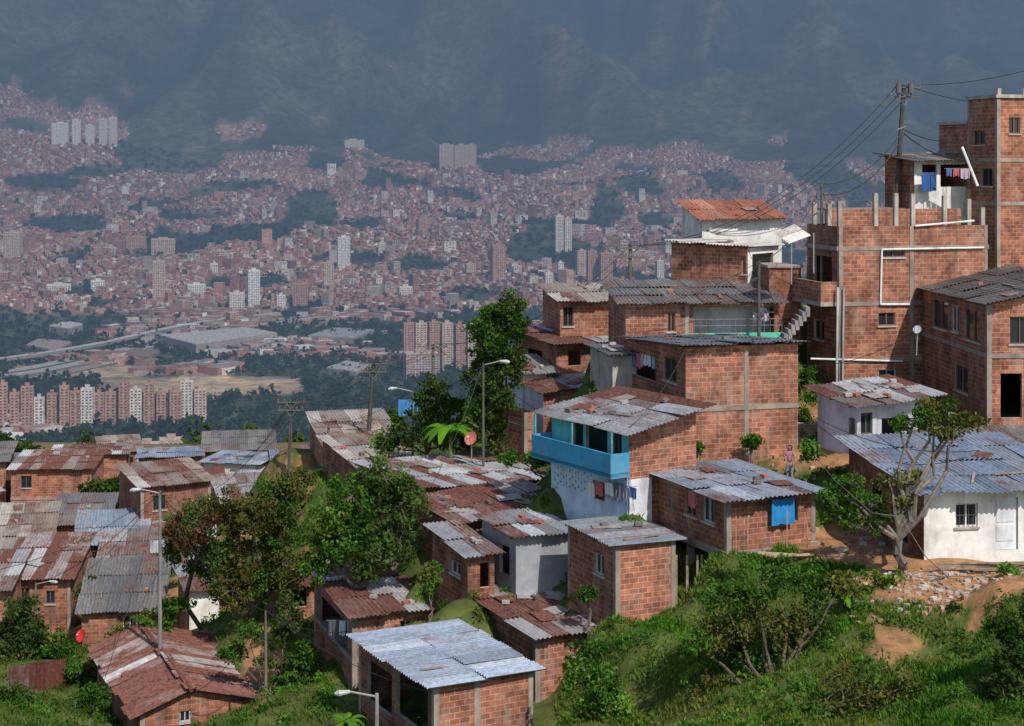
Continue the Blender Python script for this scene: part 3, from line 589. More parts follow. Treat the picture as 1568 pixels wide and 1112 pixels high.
# ------------------------------------------------------------ towers
def colfind(px_,pyb):
    d=np.arange(1350,5800,10.); x=(px_-CX)/F*d; z=H(x,d); pp=HY-F*z/d; i=np.argmax(pp<=pyb); return d[i],z[i]
def tower(name,px_,yt,yb,w,col,dep=None,yaw=.25):
    d,z=colfind(px_,yb); W=w/F*d; D=dep or W*.8; Ht=(yb-yt)/F*d; x=(px_-CX)/F*d; mb=MB()
    du=Vector((math.cos(yaw),math.sin(yaw))); dn=Vector((du.y,-du.x)); O=Vector((x,d,0))
    mb.obox(O,du,dn,-W/2,W/2,-D/2,D/2,z-8,z+Ht,0,col)
    mb.obox(O,du,dn,-W*.2,W*.2,-D*.2,D*.2,z+Ht,z+Ht+3.5,0,[c*.8 for c in col])
    fl=int(Ht/2.9)
    for (a,b_,L,off) in ((du,dn,W,D/2),(Vector((-dn.x,-dn.y)),Vector((-du.x,-du.y)),D,W/2),(dn,du,D,W/2)):
        nb=max(2,int(L/3.6))
        for f_ in range(fl):
            zz=z+1+f_*2.9
            for k in range(nb):
                s=-L/2+L*(k+.25)/nb; e=-L/2+L*(k+.75)/nb
                q=[(s,zz),(e,zz),(e,zz+1.3),(s,zz+1.3)]
                mb.face([Vector((O.x+a.x*p+b_.x*(off+.12),O.y+a.y*p+b_.y*(off+.12),r)) for p,r in q],0,(.1,.1,.11))
        for k in range(0,nb+1,2):
            s=-L/2+L*k/nb; mb.obox(O,a,b_,s-.35,s+.35,off+.02,off+.5,z,z+Ht+.8,0,[c*.9 for c in col])
    mb.build(name,[mCity])
cr=(.8,.73,.65); wt=(.88,.86,.82); tb=(.54,.31,.23); tn=(.66,.5,.4)
for a in [(92,190,222,24,wt),(117,184,222,12,wt),(138,192,222,12,wt),(158,183,223,12,cr),(173,181,223,12,cr),
 (682,222,258,22,tn),(705,224,258,20,tn),(721,223,256,14,tn),(20,356,400,24,tn),(243,400,462,17,tn),(388,415,472,17,wt),(526,364,416,18,wt),(503,402,447,14,tn),(362,450,476,22,cr),
 (762,375,430,20,tb),(856,332,390,12,cr),(869,336,390,11,cr),(890,385,425,14,tn),(906,386,440,14,tb),(928,388,445,18,tb),(840,420,445,12,cr),(858,402,430,8,wt),(250,366,388,34,tn),(208,364,384,30,tb),(328,404,422,10,wt),(648,335,358,18,tb),(585,372,392,10,cr),(460,435,468,22,tb),(540,215,228,30,cr),
 (626,495,572,15,tb),(645,496,572,17,tn),(664,494,572,15,tb),(684,495,570,17,tn),(704,497,570,14,tb),(722,498,568,12,tn),(645,541,577,50,(.6,.45,.4)),
 (300,436,452,26,wt),(90,436,448,34,cr),(150,430,444,20,wt),(620,440,455,20,cr),(430,452,474,12,wt),(720,405,425,14,tn),(1035,395,425,14,tb),(1010,400,430,10,cr),(955,370,390,12,tn)]:
    tower('apartment_tower',*a[:4],a[4],yaw=random.uniform(.1,.35))
for i,xx in enumerate([4,22,42,60,80,98,116,134,152,170,190,208,228,246,268,286,306]):
    tower('apartment_tower',xx,[588,600,592,606,603][i%5]-(6 if xx>220 else 0)+random.randint(-3,3),664-xx*.06,random.choice([13,15,17]),[cr,tb,tn,cr][i%4] if i%2 else random.choice([tb,tn]),yaw=random.uniform(.05,.4))
for xx,t_,b_,w_ in [(225,688,720,36),(262,672,702,34),(200,690,712,20),(335,598,612,18)]:
    tower('apartment_building',xx,t_,b_,w_,random.choice([cr,tn]),yaw=.2)
def slabbld(name,pts,h_,col,rcol):
    d0,z0=colfind(*pts[0]); G=[]
    for p_ in pts: d,z=colfind(*p_); G.append(Vector(((p_[0]-CX)/F*d,d,z0)))
    mb=MB(); mb.hexa([g-Vector((0,0,6)) for g in G],[g+Vector((0,0,h_)) for g in G],0,col)
    for i in range(14):
        t0,t1=i/14+.01,(i+.6)/14
        a=G[0].lerp(G[1],t0);b_=G[0].lerp(G[1],t1);c=G[3].lerp(G[2],t1);d=G[3].lerp(G[2],t0); u=Vector((0,0,h_+.2)); v=Vector((0,0,h_+1.5))
        mb.hexa([a+u,b_+u,c+u,d+u],[a+v,b_+v,c+v,d+v],0,rcol)
    mb.build(name,[mCity])
slabbld('exhibition_hall',[(245,528),(300,543),(425,524),(375,512)],13,(.4,.33,.3),(.5,.48,.46))
slabbld('warehouse',[(75,510),(105,516),(130,506),(100,500)],9,(.4,.35,.3),(.7,.66,.58))
slabbld('warehouse',[(470,525),(540,530),(575,512),(510,508)],9,(.3,.28,.27),(.42,.42,.42))
slabbld('warehouse',[(190,556),(230,560),(245,548),(205,545)],9,(.3,.2,.17),(.35,.24,.2))
slabbld('warehouse',[(40,540),(85,548),(110,535),(60,530)],9,(.4,.3,.27),(.5,.4,.36))
slabbld('warehouse',[(500,575),(545,582),(570,570),(530,564)],8,(.4,.38,.35),(.5,.48,.46))
def ribbon(name,pts,w,col,lift=1.2,off=0):
    G=[]
    for i in range(len(pts)-1):
        for k in range(12):
            t=k/12; p_=(pts[i][0]*(1-t)+pts[i+1][0]*t,pts[i][1]*(1-t)+pts[i+1][1]*t); d,z=colfind(*p_); G.append(Vector(((p_[0]-CX)/F*d,d)))
    for _ in range(6): G=[G[0]]+[(G[i-1]+G[i]*2+G[i+1])/4 for i in range(1,len(G)-1)]+[G[-1]]
    L=[]
    for i,g in enumerate(G):
        t=(G[min(i+1,len(G)-1)]-G[max(i-1,0)]).normalized(); nn=Vector((-t.y,t.x)); a=g+nn*(w/2+off);b_=g-nn*(w/2-off); zz=float(H(g.x,g.y)[0])+lift
        L.append((Vector((a.x,a.y,zz)),Vector((b_.x,b_.y,zz))))
    mb=MB()
    for i in range(len(L)-1):
        mb.face([L[i][0],L[i][1],L[i+1][1],L[i+1][0]],0,col)
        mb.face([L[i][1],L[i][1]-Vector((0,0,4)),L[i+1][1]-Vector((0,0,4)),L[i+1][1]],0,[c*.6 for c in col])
    mb.build(name,[mCity])
HW=[(-60,588),(60,570),(160,549),(240,526),(330,508),(450,492),(560,482)]
ribbon('highway',HW,52,(.42,.38,.34),4)
ribbon('highway_median',HW,8,(.1,.14,.06),4.4)
ribbon('river_channel',[(a,b_+11) for a,b_ in HW],22,(.3,.27,.22),2)
ribbon('railway_viaduct',[(-60,568),(60,552),(160,534),(245,514),(330,498),(440,487)],14,(.55,.5,.45),9)
ribbon('road',[(430,525),(520,516),(600,510),(720,500)],22,(.42,.38,.35),3)
ribbon('road',[(210,440),(200,420),(215,395)],10,(.35,.3,.28),3)
# distant trees
n=16000; d=1280+3400*rng.random(n)**1.2; x=rng.uniform(-.4,.3,n)*d; z=H(x,d); lu=landuse(x,d,z); px,py=PX(x,d,z)
k=((lu==0)|(rng.random(n)<.22))&(lu!=2)&((lu==0)|(py>290)); x,d,z=x[k],d[k],z[k]; n=len(x); m=14
s=rng.uniform(3,7.5,n)
off=rng.normal(0,.5,(n,m,3)); off[...,2]=np.abs(off[...,2])*.9+.5
cen=np.stack([x,d,z],-1)[:,None,:]+off*s[:,None,None]; t1=rng.normal(0,1,(n,m,3)); t1/=np.linalg.norm(t1,axis=-1,keepdims=True); t2=np.cross(t1,rng.normal(0,1,(n,m,3))); t2/=np.linalg.norm(t2,axis=-1,keepdims=True)
r=(s[:,None,None]*.5)
V=np.stack([cen-t1*r,cen-t2*r*.8,cen+t1*r,cen+t2*r*.8],2).reshape(-1,3)
tc=np.array([.03,.052,.022])*rng.uniform(.6,1.6,(n,1)); C=np.repeat(tc,m,axis=0)*rng.uniform(.7,1.3,(n*m,1))
quads('distant_trees',V,C,mLeaf)
# ------------------------------------------------------------ vegetation
def leaves(cen,rad,nper,size,col,var=.35,flat=.8):
    cen=np.asarray(cen,float); n=len(cen)
    o=rng.normal(0,1,(n,nper,3)); o/=np.linalg.norm(o,axis=-1,keepdims=True); o*=(rng.random((n,nper,1))**.45)*np.asarray(rad).reshape(-1,1,1); o[...,2]*=flat
    p=cen[:,None,:]+o
    t1=rng.normal(0,1,p.shape)+np.array([0,0,-.3]); t1/=np.linalg.norm(t1,axis=-1,keepdims=True); t2=np.cross(t1,rng.normal(0,1,p.shape)+np.array([0,0,1.2])); t2/=np.linalg.norm(t2,axis=-1,keepdims=True)
    s=size*rng.uniform(.6,1.4,(n,nper,1))
    V=np.stack([p-t1*s,p-t2*s*.5,p+t1*s,p+t2*s*.5],2).reshape(-1,3)
    ct=col*rng.uniform(1-var,1+var*1.3,(n,1)); C=np.repeat(ct,nper,axis=0)*rng.uniform(.75,1.3,(n*nper,1)); C[:,0]*=rng.uniform(.75,1.35,len(C))
    return V,C
G1=np.array([.06,.135,.02]); G2=np.array([.095,.18,.027]); G3=np.array([.046,.08,.02]); G4=np.array([.125,.13,.034]); G5=np.array([.15,.085,.04])
def tree(name,base,crowns,d,col,dens=1.,leaf=.11,cr=.42,trunk=.16,bark=(.16,.13,.1),nper=48,dd=1.6):
    e=empty(name); b0=P(*base); zg=float(H(b0.x,b0.y)[0]); b0.z=min(b0.z,zg+.1)-.3; mb=MB(); CV=[];CC=[]
    cs=[(P(a,b_,d),rx/F*d,ry/F*d) for a,b_,rx,ry in crowns]
    cs=[(c+Vector((0,random.uniform(-.35,.35)*rx,0)),rx,ry) for c,rx,ry in cs]
    mid=sum((c[0] for c in cs),Vector())/len(cs); fork=b0.lerp(Vector((mid.x,mid.y,min(c[0].z-c[2]*.6 for c in cs))),.85)
    if fork.z<b0.z+.5: fork=b0+Vector((0,0,.8))
    def limb(p0,p1,r0,r1,k=5):
        pr=p0;pr_r=r0
        for i in range(1,k+1):
            t=i/k; q=p0.lerp(p1,t)+Vector([random.uniform(-.12,.12)*(p1-p0).length*.5 for _ in range(3)])*(1 if i<k else 0); rr=r0+(r1-r0)*t; mb.tube(pr,q,pr_r,rr,6,0,bark,False); pr=q;pr_r=rr
    limb(b0,fork,trunk,trunk*.7,6)
    for c,rx,ry in cs:
        limb(fork,c,trunk*.5,trunk*.15)
        nc=max(9,int(dens*(rx*ry)**.85*28)); k=rng.normal(0,1,(nc,3)); k/=np.linalg.norm(k,axis=1,keepdims=True); k*=(.35+.65*rng.random((nc,1))**.5)*rng.uniform(.75,1.18,(nc,1))
        cc=np.array(c)+k*np.array([rx,min(rx,dd)*.8,ry])*.95
        for q in cc[::5]: limb(c,Vector(q),trunk*.13,.01,3)
        base_c=col[random.randrange(len(col))]
        v,c_=leaves(cc,rng.uniform(.6,1.25,nc)*cr,nper,leaf,base_c,.42); CV.append(v);CC.append(c_)
    mb.build('trunk',[mBark],e); quads('foliage',np.concatenate(CV),np.concatenate(CC),mLeaf,e)
    return e
random.seed(5)
tree('broadleaf_tree',(405,1000,80),[(300,800,45,38),(350,780,40,36),(300,850,45,35),(380,840,55,50),(430,760,45,40),(430,830,40,40),(360,900,40,35),(455,740,30,30),(410,890,40,35),(270,830,25,28),(330,870,45,40),(400,790,45,35),(440,870,35,35)],75,[G3,G3*1.25,G1*.8,G4*.6,G4*.75,G1*.9],1.2,.085,.4,.2)
tree('reddish_tree',(300,960,84),[(275,812,26,24),(300,830,20,20),(320,798,16,14)],73.5,[G5*.7,G4*.6,G5*.6],.9,.085,.36,.14)
tree('mango_tree',(600,960,70),[(540,760,45,40),(590,735,45,32),(615,770,40,40),(560,810,50,45),(610,830,35,40),(575,860,35,28),(520,830,40,45),(480,870,26,26),(510,790,35,35),(490,840,30,30)],68,[G1,G2*.9,G1*.9,G3*1.3],1.2,.088,.38,.2)
tree('tall_tree',(765,700,84),[(780,468,22,22),(760,490,35,25),(735,500,22,22),(790,500,22,25),(755,530,35,30),(780,550,25,30),(740,570,32,30),(760,610,30,35),(730,620,22,30),(750,660,28,30),(795,465,12,12),(770,580,30,35)],80,[G1*.6,G3*.9,G1*.75,G3*1.2],1.4,.09,.36,.16)
tree('garden_tree',(650,700,88),[(665,600,25,28),(650,630,28,28),(690,620,22,25),(670,660,35,28),(610,665,30,22),(590,680,18,18),(700,670,30,25)],84,[G1*.85,G2*.8,G3],1.2,.1,.38,.12)
tree('garden_bush',(835,705,74),[(832,690,14,24),(820,705,16,14),(775,700,14,10)],72,[G2,G1],1.4,.09,.3,.05)
tree('garden_bush',(1232,640,74),[(1235,600,16,22),(1228,640,18,22),(1240,665,16,16),(1236,570,10,14)],72.5,[G1*.8,G3],1.3,.08,.28,.04)
tree('sparse_tree',(1388,905,56),[(1400,640,32,20),(1450,630,35,20),(1480,645,22,16),(1430,655,30,16),(1300,765,38,24),(1280,790,28,18),(1335,770,34,24),(1360,735,28,20),(1330,800,30,16),(1400,735,22,14),(1375,650,20,14),(1300,740,20,14),(1385,765,20,14),(1450,660,22,12),(1420,625,20,12),(1270,760,18,14)],55.5,[G3*1.1,G4*.8,G1*.8],1.15,.075,.3,.2,(.2,.17,.14),nper=38)
tree('broadleaf_tree',(1180,1100,51),[(1110,920,45,35),(1160,890,50,28),(1210,880,50,28),(1260,900,45,30),(1290,890,30,25),(1170,950,60,40),(1230,960,55,45),(1110,980,50,35),(1150,1010,50,35),(1260,1020,45,40),(1060,980,30,25),(1200,1060,55,35),(1090,1050,40,30)],52,[G4*.75,G1*.7,G4*.65,G3*1.1,G1*.8],1.15,.075,.34,.16,(.13,.1,.07),nper=42)
tree('shrub',(910,1110,53),[(905,1000,28,26),(920,1040,38,30),(890,1050,28,30),(940,1080,35,28),(910,1090,35,25)],53,[G1,G2],1.2,.08,.32,.06)
tree('broadleaf_tree',(1560,1130,46),[(1540,960,28,25),(1560,1000,40,40),(1530,1040,38,40),(1560,1080,45,40),(1510,1090,25,30),(1590,940,30,30)],46,[G1*.5,G3*.8],1.6,.075,.32,.12)
tree('shrub',(1290,1100,48),[(1290,1050,45,35),(1340,1080,45,35),(1380,1050,35,30),(1250,1095,40,25),(1330,1020,30,25),(1430,1090,30,25),(1400,1090,30,25),(1460,1060,25,22)],48,[G4*.8,G4*.65,G1*.9],.8,.075,.34,.05,nper=32)
tree('broadleaf_tree',(30,1050,84),[(20,950,35,28),(50,970,30,25),(10,985,35,28),(35,930,20,16),(60,1000,22,20)],80,[G3,G1*.7],1.3,.1,.4,.14)
tree('round_tree',(175,830,138),[(150,755,28,20),(185,748,30,20),(205,765,25,18),(165,775,30,16)],125,[G1*.5,G3*.9],1.,.16,.7,.2,nper=48)
tree('shrub',(215,1040,76),[(190,985,45,25),(240,950,30,22),(150,1010,35,22),(260,1000,25,20),(220,1010,35,25),(270,930,22,18),(110,1030,35,22),(60,1050,35,22)],76,[G1*.9,G2*.8,G4*.9],1.2,.09,.36,.06)
tree('shrub',(440,1060,68),[(430,1020,35,30),(460,1000,22,24),(420,975,30,20),(455,1060,25,28),(380,970,25,16),(440,1060,30,20),(440,940,25,26),(350,1000,25,20)],68,[G3*1.1,G1*.9],1.1,.09,.36,.08)
tree('shrub',(660,985,62),[(620,985,26,12),(655,975,20,14),(655,880,14,14)],63,[G1,G4],1.1,.08,.3,.05)
tree('hillside_bushes',(10,720,185),[(0,680,30,18),(35,695,28,14),(65,708,25,10),(-20,700,30,18),(90,718,16,8)],185,[G1*.45,G3*.8],.6,.26,1.,.15,nper=48)
tree('shrub',(1450,905,55),[(1350,885,28,14),(1400,915,35,14),(1340,910,20,16),(1240,690,16,18),(1550,880,18,14)],54.5,[G1,G2],1.2,.08,.28,.04)
tree('young_tree',(660,985,63),[(656,900,16,24),(664,880,14,16)],63,[G4,G1],1.1,.08,.26,.04)
random.seed(8)
for (px_,py_,d,r_) in [(330,765,150,16),(420,745,150,18),(60,760,160,14),(480,730,130,18),(140,905,92,16),(255,870,96,18),(90,1000,80,20),(350,735,200,10),(560,700,110,18),(10,860,110,14),(1060,690,68,9),(1150,680,68,8),(290,720,240,8),(120,715,240,10),(450,700,220,12),(520,690,200,14),(250,700,260,9),(30,740,200,10),(400,690,260,10),(560,672,180,14),(600,645,200,12),(20,1080,70,26),(140,1075,66,20),(420,1095,62,20),(850,690,76,10),(780,820,70,8),(1010,690,70,7),(900,910,60.5,8)]:
    tree('small_tree',(px_,py_+r_*1.6,d),[(px_-r_*.6,py_,r_,r_*.8),(px_+r_*.6,py_-r_*.3,r_,r_*.8),(px_,py_-r_*.7,r_,r_*.7)],d,[G1*.7,G3,G1*.85],1.,.1*d/90,.4*(d/100)**.5,.08)
def banana(px_,py_,d,h_=2.2,n=9,scale=1.):
    e=empty('banana_plant'); b0=P(px_,py_,d); b0.z=float(H(b0.x,b0.y)[0]); mb=MB(); mb.tube(b0-Vector((0,0,.5)),b0+Vector((0,0,h_*.5)),.12,.08,6,0,(.14,.16,.06))
    mb.build('stem',[mBark],e); mb=MB()
    for i in range(n):
        a=i*2.4+random.random(); L=random.uniform(1.2,1.9)*scale; top=b0+Vector((0,0,h_*.5)); dr=Vector((math.cos(a),math.sin(a),0)); sd=Vector((-dr.y,dr.x,0)); pr=None; g=random.uniform(.8,1.4)
        for k in range(9):
            t=k/8; p_=top+dr*L*t*.8+Vector((0,0,L*(1.1*t-1.15*t*t))); w=.22*scale*math.sin(math.pi*min(1,t*.9+.08))**.6
            cur=(p_-sd*w-Vector((0,0,w*.35)),p_,p_+sd*w-Vector((0,0,w*.35)))
            if pr:
                mb.face([pr[0],pr[1],cur[1],cur[0]],0,(.09*g,.2*g,.02)); mb.face([pr[1],pr[2],cur[2],cur[1]],0,(.075*g,.18*g,.02))
            pr=cur
    mb.build('leaves',[mLeaf],e)
banana(690,690,80,4.2,12,1.2); banana(530,1100,56,1.2,9,.6); banana(1290,915,54,.8,7,.5)
def grass(n,x0,x1,d0,d1,hh=.4,name='grass',dk=1.):
    d=rng.uniform(d0,d1,n); px_=rng.uniform(x0,x1,n); x=(px_-CX)/F*d; z=H(x,d); q,py=PX(x,d,z); dm=dirt(q,py,x,d); cl=fbm(x/.9,d/.9,3)
    k=(dm<.4)&(rng.random(n)<(cl-.15)*1.8); x,d,z,cl=x[k],d[k],z[k],cl[k]; n=len(x)
    a=rng.uniform(0,6.28,n); w=rng.uniform(.015,.035,n)[:,None]; h_=(rng.uniform(.4,1.2,n)*hh*(.4+cl))[:,None]; t=np.stack([np.cos(a),np.sin(a),a*0],-1); ln=rng.normal(0,.3,(n,3)); ln[:,2]=0
    b0=np.stack([x,d,z-.05],-1); up=np.array([0,0,1.])
    V=np.stack([b0-t*w,b0+t*w,b0+t*w*.6+(up+ln*.5)*h_*.6,b0+(up+ln)*h_],1).reshape(-1,3)
    nn=ss(.3,.7,fbm(x/2.5+4,d/2.5,4))[:,None]; C=dk*(np.array([.068,.18,.018])*(1-nn)+np.array([.16,.19,.04])*nn)*rng.uniform(.55,1.4,(n,1)); quads(name,V,C,mLeaf)
grass(130000,850,1640,42,64,.24); grass(36000,-60,560,58,90,.3,dk=.75)
cv=[];cc=[]
for (x0,x1,d0,d1,n) in ((860,1620,43,60,200),(-60,520,60,98,420),(560,960,60,92,260),(500,760,80,100,60),(-60,450,98,150,200),(1180,1320,64,80,130)):
    d=rng.uniform(d0,d1,n); px_=rng.uniform(x0,x1,n); x=(px_-CX)/F*d; z=H(x,d); q,py=PX(x,d,z); k=dirt(q,py,x,d)<.4; x,d,z=x[k],d[k],z[k]
    v,c_=leaves(np.stack([x,d,z+.1],-1),rng.uniform(.2,.55,len(x)),70,.075,G1*.95,.5); cv.append(v);cc.append(c_)
n=420; d=rng.uniform(180,1200,n); x=rng.uniform(-.36,.02,n)*d; z=H(x,d)
for i in range(0,n,60):
    dm_=d[i:i+60]; v,c_=leaves(np.stack([x[i:i+60],dm_,z[i:i+60]+1.2],-1),rng.uniform(1.5,3.2,60),70,.5,G3*.9,.4); cv.append(v);cc.append(c_)
quads('undergrowth',np.concatenate(cv),np.concatenate(cc),mLeaf)
mb=MB()
for i in range(380):
    px_=random.gauss(1450,55); d=random.uniform(52,56); x=(px_-CX)/F*d; z=float(H(x,d)[0]); s=random.uniform(.02,.11); a=random.random()*3
    mb.obox((x,d,0),(math.cos(a),math.sin(a)),(math.sin(a),-math.cos(a)),-s,s,-s*.6,s*.6,z-.1,z+s*.8,CO,random.choice([(.45,.38,.31),(.4,.22,.14),(.52,.45,.37)]))
for i in range(160):
    px_,d=random.choice([(random.gauss(1215,25),random.uniform(64,71)),(random.gauss(860,40),random.uniform(60,68)),(random.gauss(1300,40),random.uniform(58,63))]); x=(px_-CX)/F*d; z=float(H(x,d)[0]); s=random.uniform(.04,.14); a=random.random()*3
    mb.obox((x,d,0),(math.cos(a),math.sin(a)),(math.sin(a),-math.cos(a)),-s,s,-s*.6,s*.6,z-.1,z+s*.8,CO,random.choice([(.45,.38,.31),(.4,.2,.13),(.3,.28,.26)]))
for i in range(14):
    a=P(random.uniform(1410,1500),0,55.5); a.z=float(H(a.x,a.y)[0])+.12+.02*i; an=random.uniform(-.25,.25); mb.tube(a,a+Vector((math.cos(an)*2.,math.sin(an)*1,random.uniform(0,.1))),.035,n=4,mat=WO,col=(.35,.26,.17))
mb.build('rubble_and_planks',MATS)
mb=MB()
for i in range(9):
    p_=P(1178+i*6,690-i*5,69.5+i*.25); mb.obox(p_,(1,0),(0,-1),-.1,1.,-.6,0,p_.z-.6,p_.z,CO,(.42,.33,.24))
mb.build('stone_steps',MATS)
# ------------------------------------------------------------ poles & wires
def pole(name,px_,yt,yb,d,r=.1,arms=2,lamp=0,trans=False,lean=0,col=(.28,.27,.26)):
    mb=MB(); b_=P(px_,yb,d); t=P(px_+lean,yt,d); b_.z=min(b_.z,float(H(b_.x,b_.y)[0]))-.6; mb.tube(b_,t,r*1.3,r*.8,8,CO,col)
    for k in range(arms):
        z=t.z-.15-.5*k; L=.9-.1*k; a=Vector((t.x-L,t.y-.12,z)); c=Vector((t.x+L,t.y-.12,z)); mb.tube(a,c,.05,n=4,mat=WO,col=(.15,.13,.11))
        for s in (-.9,-.45,.45,.9): 
            q=a.lerp(c,(s+1)/2); mb.tube(q,q+Vector((0,0,.12)),.025,n=5,mat=CO,col=(.2,.15,.12)); mb.tube(q+Vector((0,0,.12)),q+Vector((0,0,.22)),.05,.03,n=6,mat=CO,col=(.25,.15,.12))
        mb.tube(a.lerp(c,.3),Vector((t.x,t.y-.1,z-.45)),.02,n=4,mat=ME,col=(.2,.2,.2)); mb.tube(a.lerp(c,.7),Vector((t.x,t.y-.1,z-.45)),.02,n=4,mat=ME,col=(.2,.2,.2))
    if trans:
        for s in (-.35,.3):
            q=Vector((t.x+s,t.y-.25,t.z-.45)); mb.tube(q,q+Vector((0,0,.5)),.15,.15,10,ME,(.12,.12,.12)); mb.tube(q+Vector((0,0,.5)),q+Vector((0,0,.7)),.04,n=5,mat=CO,col=(.15,.1,.08))
        q=t-Vector((0,0,2.4)); mb.tube(q-Vector((.35,.1,0)),q+Vector((.1,-.1,.15)),.05,n=5,mat=ME,col=(.2,.2,.2))
    if lamp:
        q=t+Vector((lamp*.8,-.2,.12)); mb.tube(t-Vector((0,0,.1)),q,.03,n=5,mat=ME,col=(.3,.3,.3))
        a=q+Vector((lamp*.35,-.05,-.03)); mb.tube(q,a,.05,.1,8,ME,(.45,.45,.45)); mb.tube(a,a+Vector((lamp*.12,0,-.02)),.1,.04,8,ME,(.5,.5,.5))
    mb.build(name,MATS); return t
t1=pole('utility_pole',1370,130,330,87,.13,2,0,True,14,(.08,.075,.07))
t2=pole('utility_pole',965,376,440,90,.11,2,0,False,0,(.12,.11,.1))
t3=pole('utility_pole',560,553,650,100,.13,2,0,False,12,(.07,.07,.065))
t4=pole('utility_pole',442,612,710,102,.1,2,0,False,4,(.12,.11,.1))
t5=pole('utility_pole',663,527,575,100,.1,2,col=(.15,.14,.13))
t6=pole('street_lamp',740,556,700,78,.06,0,1,col=(.1,.1,.09))
t7=pole('street_lamp',632,597,700,86,.06,0,-1,col=(.2,.2,.19))
t8=pole('street_lamp',245,752,1030,72,.08,0,-1,col=(.22,.21,.2))
t9=pole('utility_pole',407,935,1105,64,.055,0,0,col=(.2,.16,.12))
t10=pole('utility_pole',98,698,790,140,.14,2,col=(.14,.13,.12))
t11=pole('utility_pole',503,650,710,100,.09,1,col=(.2,.16,.13))
t12=pole('street_lamp',577,1062,1140,50,.07,0,-1)
t13=pole('utility_pole',1162,400,540,76,.08,0,col=(.1,.09,.08))
t14=pole('street_lamp',55,892,960,90,.06,0,1,col=(.2,.2,.19))
t15=pole('utility_pole',22,700,770,150,.12,1)
t16=pole('utility_pole',1258,282,345,79,.07,0,col=(.15,.12,.1))
t17=pole('utility_pole',300,760,860,115,.1,2,col=(.14,.13,.12))
t19=pole('utility_pole',348,690,760,150,.12,2,col=(.14,.13,.12))
wb=MB()
def wire(a,b_,sag=.6,r=.015,n=18):
    pr=None
    for i in range(n+1):
        t=i/n; p_=a.lerp(b_,t)-Vector((0,0,sag*4*t*(1-t)))
        if pr is not None: wb.tube(pr,p_,r,n=3,mat=ME,col=(.03,.03,.03),cap=False)
        pr=p_
for o in (0,.5,-.5): wire(t1+Vector((o,0,-.2)),t2+Vector((o,0,0)),2.2,.02)
wire(t1+Vector((0,0,-2.4)),t16,.8,.035); wire(t1+Vector((0,0,-2.7)),t16+Vector((0,0,-.5)),1.,.035); wire(t1+Vector((.9,0,0)),P(1700,60,88),.6,.02); wire(t1,P(1700,150,90),.8,.02); wire(t1+Vector((0,0,-2.4)),P(1480,215,84),.3,.03); wire(t1+Vector((0,0,-2.6)),P(1500,245,83),.5,.03)
for o in (0,.6): wire(t2+Vector((o,0,0)),t5+Vector((o,0,0)),1.5,.018); wire(t5+Vector((o,0,0)),t3+Vector((o,0,0)),.6,.018); wire(t3+Vector((o,0,0)),t4+Vector((o,0,0)),.7,.018); wire(t4+Vector((o,0,-.2)),t19+Vector((o,0,-.2)),1.5,.022); wire(t19+Vector((o,0,-.2)),t10+Vector((o,0,-.2)),1.5,.022)
wire(t6,t7,.5);wire(t6,P(832,590,82),.3);wire(t4,t17,1.2,.02);wire(t17,t8,1.,.018);wire(t8,P(-60,880,80),.8);wire(t8,t9,1.);wire(t9,P(560,960,66),.5);wire(t9,P(300,1060,66),.4);wire(t12,P(500,1112,52),.2);wire(t10,t15,.5,.02);wire(t8,t14,.7);wire(t9,P(530,990,66),.3);wire(t16,t13,.8,.02);wire(t13,P(1050,530,68),.3);wire(t9,P(660,1060,54),.4);wire(t4,t7,.6);wire(t4,t11,.3);wire(t11,t7,.4);wire(t13,P(958,470,76),.5);wire(P(1250,640,66),P(1500,690,58),.5);wire(P(1222,560,70),P(1412,500,68),.5);wire(P(1240,640,66),P(1480,700,57),.9)
for (a,b_) in [(t6,P(850,640,68)),(t6,P(660,745,73)),(t7,P(545,735,80)),(t3,P(620,690,88)),(t3,P(700,560,90)),(t4,P(480,690,98)),(t17,P(345,778,118)),(t17,P(165,786,130)),(t8,P(125,880,95)),(t8,P(240,935,88)),(t8,P(160,1040,70)),(t9,P(390,1075,66)),(t9,P(490,940,66)),(t13,P(1240,440,75)),(t13,P(1145,378,81)),(t13,P(1222,535,70)),(t5,P(770,580,85)),(t16,P(1290,380,77)),(t10,P(230,782,130)),(P(1050,535,67.8),P(963,655,64)),(P(963,670,63.8),P(1000,735,63)),(P(1248,765,61),P(1300,740,60))]: wire(a,b_,.35,.014,12)
wb.build('power_lines',MATS)
def dish(px_,py_,d,r,col):
    mb=MB(); c=P(px_,py_,d); n=Vector((-.5,-.75,.45)).normalized(); u=n.orthogonal().normalized(); v=n.cross(u)
    ring=lambda k:[c+(u*math.cos(t)+v*math.sin(t))*r*k+n*(k*k*.25*r) for t in [2*math.pi*i/20 for i in range(20)]]
    for k in range(5):
        A=ring(max(.001,k/5));B=ring((k+1)/5)
        for i in range(20): j=(i+1)%20; mb.face([A[i],A[j],B[j],B[i]],ME,col)
    mb.tube(c-v*r,c+n*r*.9,.015,n=4,mat=ME,col=(.3,.3,.3)); mb.tube(c+n*r*.85,c+n*r,.04,n=6,mat=ME,col=(.7,.7,.7)); mb.tube(c,c-Vector((0,-.2,1.1)),.03,n=5,mat=ME,col=(.3,.3,.3))
    mb.build('satellite_dish',MATS)
dish(722,672,78,.34,(.5,.15,.12)); dish(125,974,84,.34,(.6,.03,.02)); dish(1405,505,68,.18,(.45,.45,.45))
